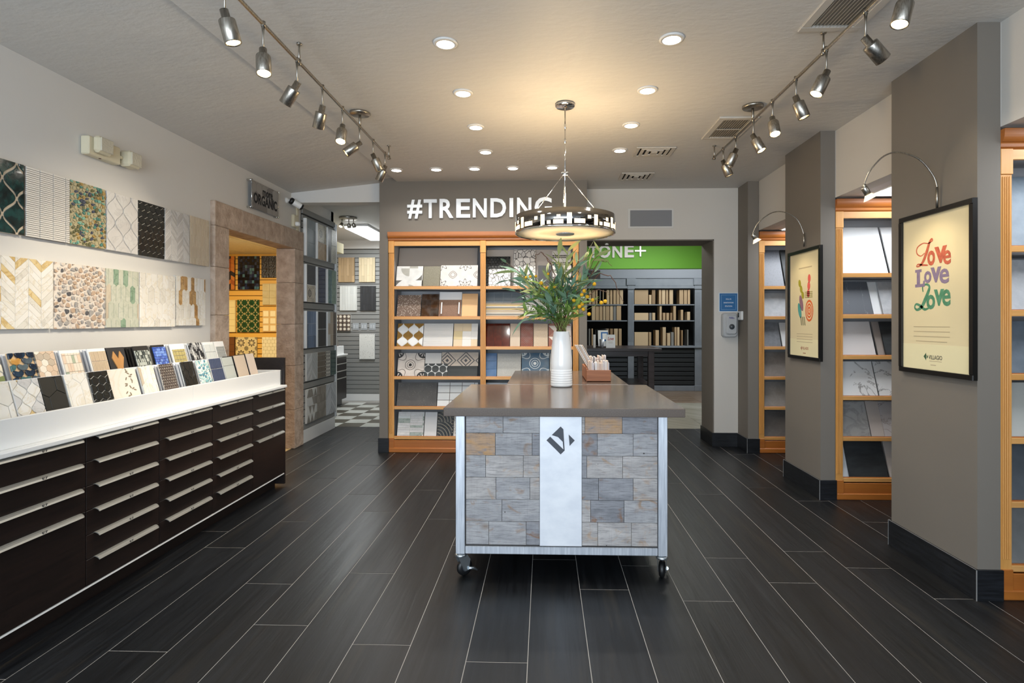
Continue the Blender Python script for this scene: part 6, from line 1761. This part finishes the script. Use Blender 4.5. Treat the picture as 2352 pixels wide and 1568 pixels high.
text('STATION', f5, .067, .145, .056, .070, M_pw, t, 'lettering', .0003, .015)
t = thing('sanitizer_dispenser', 'silver grey hand sanitizer dispenser on the beige wall', 'dispenser', (2.03, 6.27, 1.20))
M_sil = pbr('silver_plastic', '#b9bbbc', .35)
def rounded(x0, x1, y0, y1, r, n=6):
    out = []
    for cx, cy, a in ((x1-r, y0+r, -PI/2), (x1-r, y1-r, 0), (x0+r, y1-r, PI/2), (x0+r, y0+r, PI)):
        out += [(cx+r*math.cos(a+PI/2*k/n), cy+r*math.sin(a+PI/2*k/n)) for k in range(n+1)]
    return out
fd = fr_back(0, 0, 6.31)
G().prism(rounded(1.948, 2.108, 1.205, 1.472, .035), fd, 0, .075, .012).build('cover', M_sil, t)
G().prism(rounded(1.975, 2.098, 1.235, 1.455, .03), fd, .074, .092, .014).build('front_shell', M_sil, t)
G().lathe([(.026, 0), (.03, .004), (.024, .016), (.001, .022)], (2.04, 6.222, 1.322), (0, -1, 0), n=24).build('sensor_window', pbr('grey_window', '#4a4e52', .15), t)
text('PURELL', fd, 2.012, 2.068, 1.408, 1.428, pbr('violet_print', '#3b2a86', .5), t, 'lettering', .0004, .02, h=.093)
t = thing('thermostat', 'small white thermostat on the far pier', 'thermostat', (2.12, 6.2, 1.40))
B('body', 2.112, 2.136, 6.135, 6.255, 1.395, 1.49, M_white, t, .006)
B('display', 2.108, 2.113, 6.205, 6.24, 1.425, 1.475, pbr('dark_display', '#2f3433', .2), t, .001)

# ---------------------------------------------------------------- stone room beyond the opening
t = thing('stone_sign', 'raised white letters on the green fascia reading STONE+', 'sign', (1.1, 8.79, 2.37))
SL = [('S', .505, .672, 2.362, 2.576)]+[('T', 0.6882, 0.8279, 2.3664, 2.5606), ('O', 0.8424, 1.0239, 2.363, 2.5674), ('N', 1.0521, 1.2034, 2.3681, 2.5631), ('E', 1.2402, 1.3836, 2.3707, 2.5649), ('+', 1.3981, 1.5686, 2.3853, 2.5597)]
for ch, x0, x1, za, zb in SL: text(ch, fr_back(0, 0, 8.798), x0, x1, za, zb, M_white if ch != '+' else M_letter, t, 'letter', .018, .03 if ch != '+' else -.01)
M_gshelf = pbr('blue_grey_cabinet_paint', '#7f848b', .5, col2='#757a82', ns=5)
YS = 11.4
t = thing('stone_shelf_unit', 'tall blue grey shelving unit with fluted pilasters in the stone room', 'shelf', (1.8, 11.58, 0))
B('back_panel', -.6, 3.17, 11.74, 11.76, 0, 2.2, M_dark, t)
PIL = [(-.6, -.48), (.35, .47), (1.672, 1.794), (3.0, 3.145)]
for x0, x1 in PIL:
    p = B('pilaster', x0, x1, YS-.02, YS+.03, 0, 2.03, M_gshelf, t, .003)
    for q in range(4): B('flute', x0+.018+.026*q, x0+.028+.026*q, YS-.026, YS-.02, .98, 1.97, M_gshelf, p, .002)
    B('capital', x0-.012, x1+.012, YS-.04, YS+.03, 2.03, 2.11, M_gshelf, p, .006)
    B('cornice_block', x0-.03, x1+.03, YS-.055, YS+.03, 2.11, 2.245, M_gshelf, p, .005)
    B('pilaster_foot', x0-.008, x1+.008, YS-.03, YS+.03, 0, .11, M_gshelf, p, .004)
    B('side_panel', (x0+x1)/2-.01, (x0+x1)/2+.01, YS+.03, 11.74, 0, 2.1, M_gshelf, t)
B('frieze', -.6, 3.13, YS-.03, YS+.02, 2.095, 2.24, M_gshelf, t, .004); B('architrave', -.6, 3.13, YS-.035, YS+.02, 2.045, 2.095, M_gshelf, t, .006)
B('counter_ledge', -.6, 3.16, YS-.05, 11.74, .86, .90, M_gshelf, t, .004); B('plinth', -.6, 3.16, YS-.02, YS+.03, 0, .105, M_gshelf, t, .004)
for x0, x1 in ((-.48, .35), (.47, 1.672), (1.794, 3.0)):
    for z in (1.41, 1.73): B('shelf', x0, x1, YS, 11.74, z-.022, z, M_gshelf, t, .002)
    for k in range(8): B('drawer_front', x0+.005, x1-.005, YS, YS+.02, .125+.0905*k, .125+.0905*k+.072, pbr('charcoal_drawer', '#26292c', .4), t, .003)
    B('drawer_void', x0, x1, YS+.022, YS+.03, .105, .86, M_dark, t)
tan = [pbr('tan_stone', '#b39673', .6, rnd=.12), pbr('sand_stone_slab', '#c4a986', .6, rnd=.1), pbr('brown_stone', '#8f7252', .6, rnd=.1), pbr('grey_stone', '#7d7a76', .6, rnd=.1)]
LEFTB = {'upper': [(100, 150), (160, 222), (230, 262), (300, 318), (358, 374), (425, 477), (490, 532), (545, 598), (605, 658), (665, 727)], 'middle': [(155, 220), (225, 290), (295, 352), (360, 405), (410, 480), (487, 542), (548, 600), (605, 690)], 'lower': [(100, 130), (150, 180), (420, 470), (490, 540), (560, 630), (645, 700)]}
RIGHTB = {'upper': [(930, 1182, 0), (1195, 1240, .1), (1245, 1310, 0), (1370, 1416, 0), (1425, 1490, 0), (1500, 1541, 0), (1560, 1630, 0), (1740, 1812, 0), (1820, 1882, 0), (1890, 1936, 0)], 'middle': [(930, 1185, .14), (1198, 1240, .14), (1250, 1306, .14), (1385, 1426, 0), (1445, 1491, .14), (1505, 1556, .14), (1575, 1616, .14), (1630, 1682, 0), (1765, 1812, .08), (1880, 1936, .12)], 'lower': [(930, 1180, .10), (1190, 1235, .1), (1310, 1375, .06), (1440, 1500, .0), (1520, 1580, .12), (1590, 1640, .1), (1655, 1690, 0), (1700, 1745, 0), (1775, 1805, .06), (1880, 1905, .05)]}
XS = lambda q: 0.7854294478527607+q/7.84*0.008647248607126224
rg = random.Random(8)
ZR = {'upper': 1.732, 'middle': 1.412, 'lower': .902}
for bay, src in (('left', LEFTB), ('right', RIGHTB)):
    for row, items in src.items():
        for n_, it in enumerate(items):
            a, b = XS(it[0]), XS(it[1]); cut = it[2] if len(it) > 2 else 0
            full = .288 if row != 'lower' else .40
            hh = full-cut*1.0 if row != 'lower' else full-cut-(.06 if bay == 'left' else .03)
            m = rg.choices(tan, [4, 4, 2, 1.3])[0]
            tag(B('stone_sample', a, b-.004, YS+.012+rg.uniform(0, .012), YS+.27, ZR[row]+.001, ZR[row]+max(.12, hh), m, None, .002), ORD[n_]+' stone sample from left, %s shelf, %s bay of the stone room unit' % (row, bay), 'stone sample', 'stone samples, %s shelf of the %s bay' % (row, bay))
# rustic table
t = thing('rustic_table', 'dark rustic wooden table with lower shelf in the stone room', 'table', (1.2, 10.1, 0))
M_rust_w = wood('dark_rustic_wood', '#2b2423', '#40373a', 0, .5, .32, .15)
for k in range(5): B('top_board', .1, 1.955, 9.47+.25*k, 9.47+.25*k+.247, .885, .935, M_rust_w, t, .004)
for x in (.2, 1.74):
    for y in (9.52, 10.58): B('leg', x, x+.10, y, y+.10, 0, .885, M_rust_w, t, .004)
B('apron', .3, 1.74, 9.54, 9.58, .80, .885, M_rust_w, t, .003); B('apron', .3, 1.74, 10.62, 10.66, .80, .885, M_rust_w, t, .003)
B('stretcher', .3, 1.74, 9.54, 9.60, .20, .30, M_rust_w, t, .004)
for k in range(4): B('shelf_board', .22, 1.82, 9.6+.25*k, 9.6+.25*k+.246, .30, .33, M_rust_w, t, .003)
# display cards on the table
fc = fr_back(1.0462928921568628, .937, 9.62, .12)
t = tag(G().rect(fc, 0, .155, 0, .225, 0, .006, .001).build('love_card', pbr('white_acrylic_card', '#eceef0', .3)), 'white card reading Love in a stand on the rustic table', 'card')
f6 = (fc[0]+fc[3]*.0062, fc[1], fc[2], fc[3])
text('Love', f6, .03, .13, .13, .185, pbr('red_poster_ink_card', '#b5473f', .5), t, 'lettering', .0004, .02, .3)
for q in range(2): G().rect(f6, .04, .115, .10-.02*q, .104-.02*q, 0, .0003).build('small_print', M_sepia, t)
t = thing('brochure_rack', 'black wire brochure rack with a blue bordered leaflet on the rustic table', 'rack', (1.0, 9.75, .936))
xb = 0.9040549621560442
g = G()
for k in range(9): g.tube([(xb-.02+.028*k, 9.72, .94), (xb-.02+.028*k, 9.80, 1.25)], .004, 6)
for z, y in ((.95, 9.72), (1.1, 9.76), (1.25, 9.80)): g.tube([(xb-.02, y, z), (xb+.21, y, z)], .005, 6)
g.build('wire_frame', M_blackm, t)
fb_ = fr_back(xb+.02, .96, 9.71, .25)
lf = G().rect(fb_, 0, .17, 0, .28, 0, .004).build('leaflet', M_frame_w, t)
G().rect(fb_, .05, .17, .09, .25, .004, .0045).build('leaflet_border', pbr('leaflet_blue', '#2d6db0', .5), lf)
G().rect(fb_, .075, .15, .12, .225, .0045, .005).build('leaflet_window', M_frame_w, lf)
tag(G().lathe([(.03, 0), (.035, .05), (.045, .15), (.042, .15), (.03, .01)], (xb+.07, 9.60, .937), n=20).build('steel_cup', M_steel), 'small steel cup in front of the brochure rack', 'cup')
tag(B('cream_leaflet', xb-.07, xb-.03, 9.66, 9.70, .937, 1.16, M_frame_w, None, .002), 'white folded leaflet left of the brochure rack', 'leaflet')
t = thing('ceiling_sensor', 'tiny round white sensor under the opening soffit', 'sensor', (.715, 6.5, 2.25))
G().lathe([(.02, 0), (.022, .006), (.016, .02)], (.715, 6.5, 2.254), n=18).build('dome', M_white, t)
t = tag(B('dark_wall_picture', .88, 1.13, 11.46, 11.49, 2.25, 2.42, pbr('dark_picture', '#3a3433', .5), None, .004), 'small dark panel above the shelving unit in the stone room', 'panel')
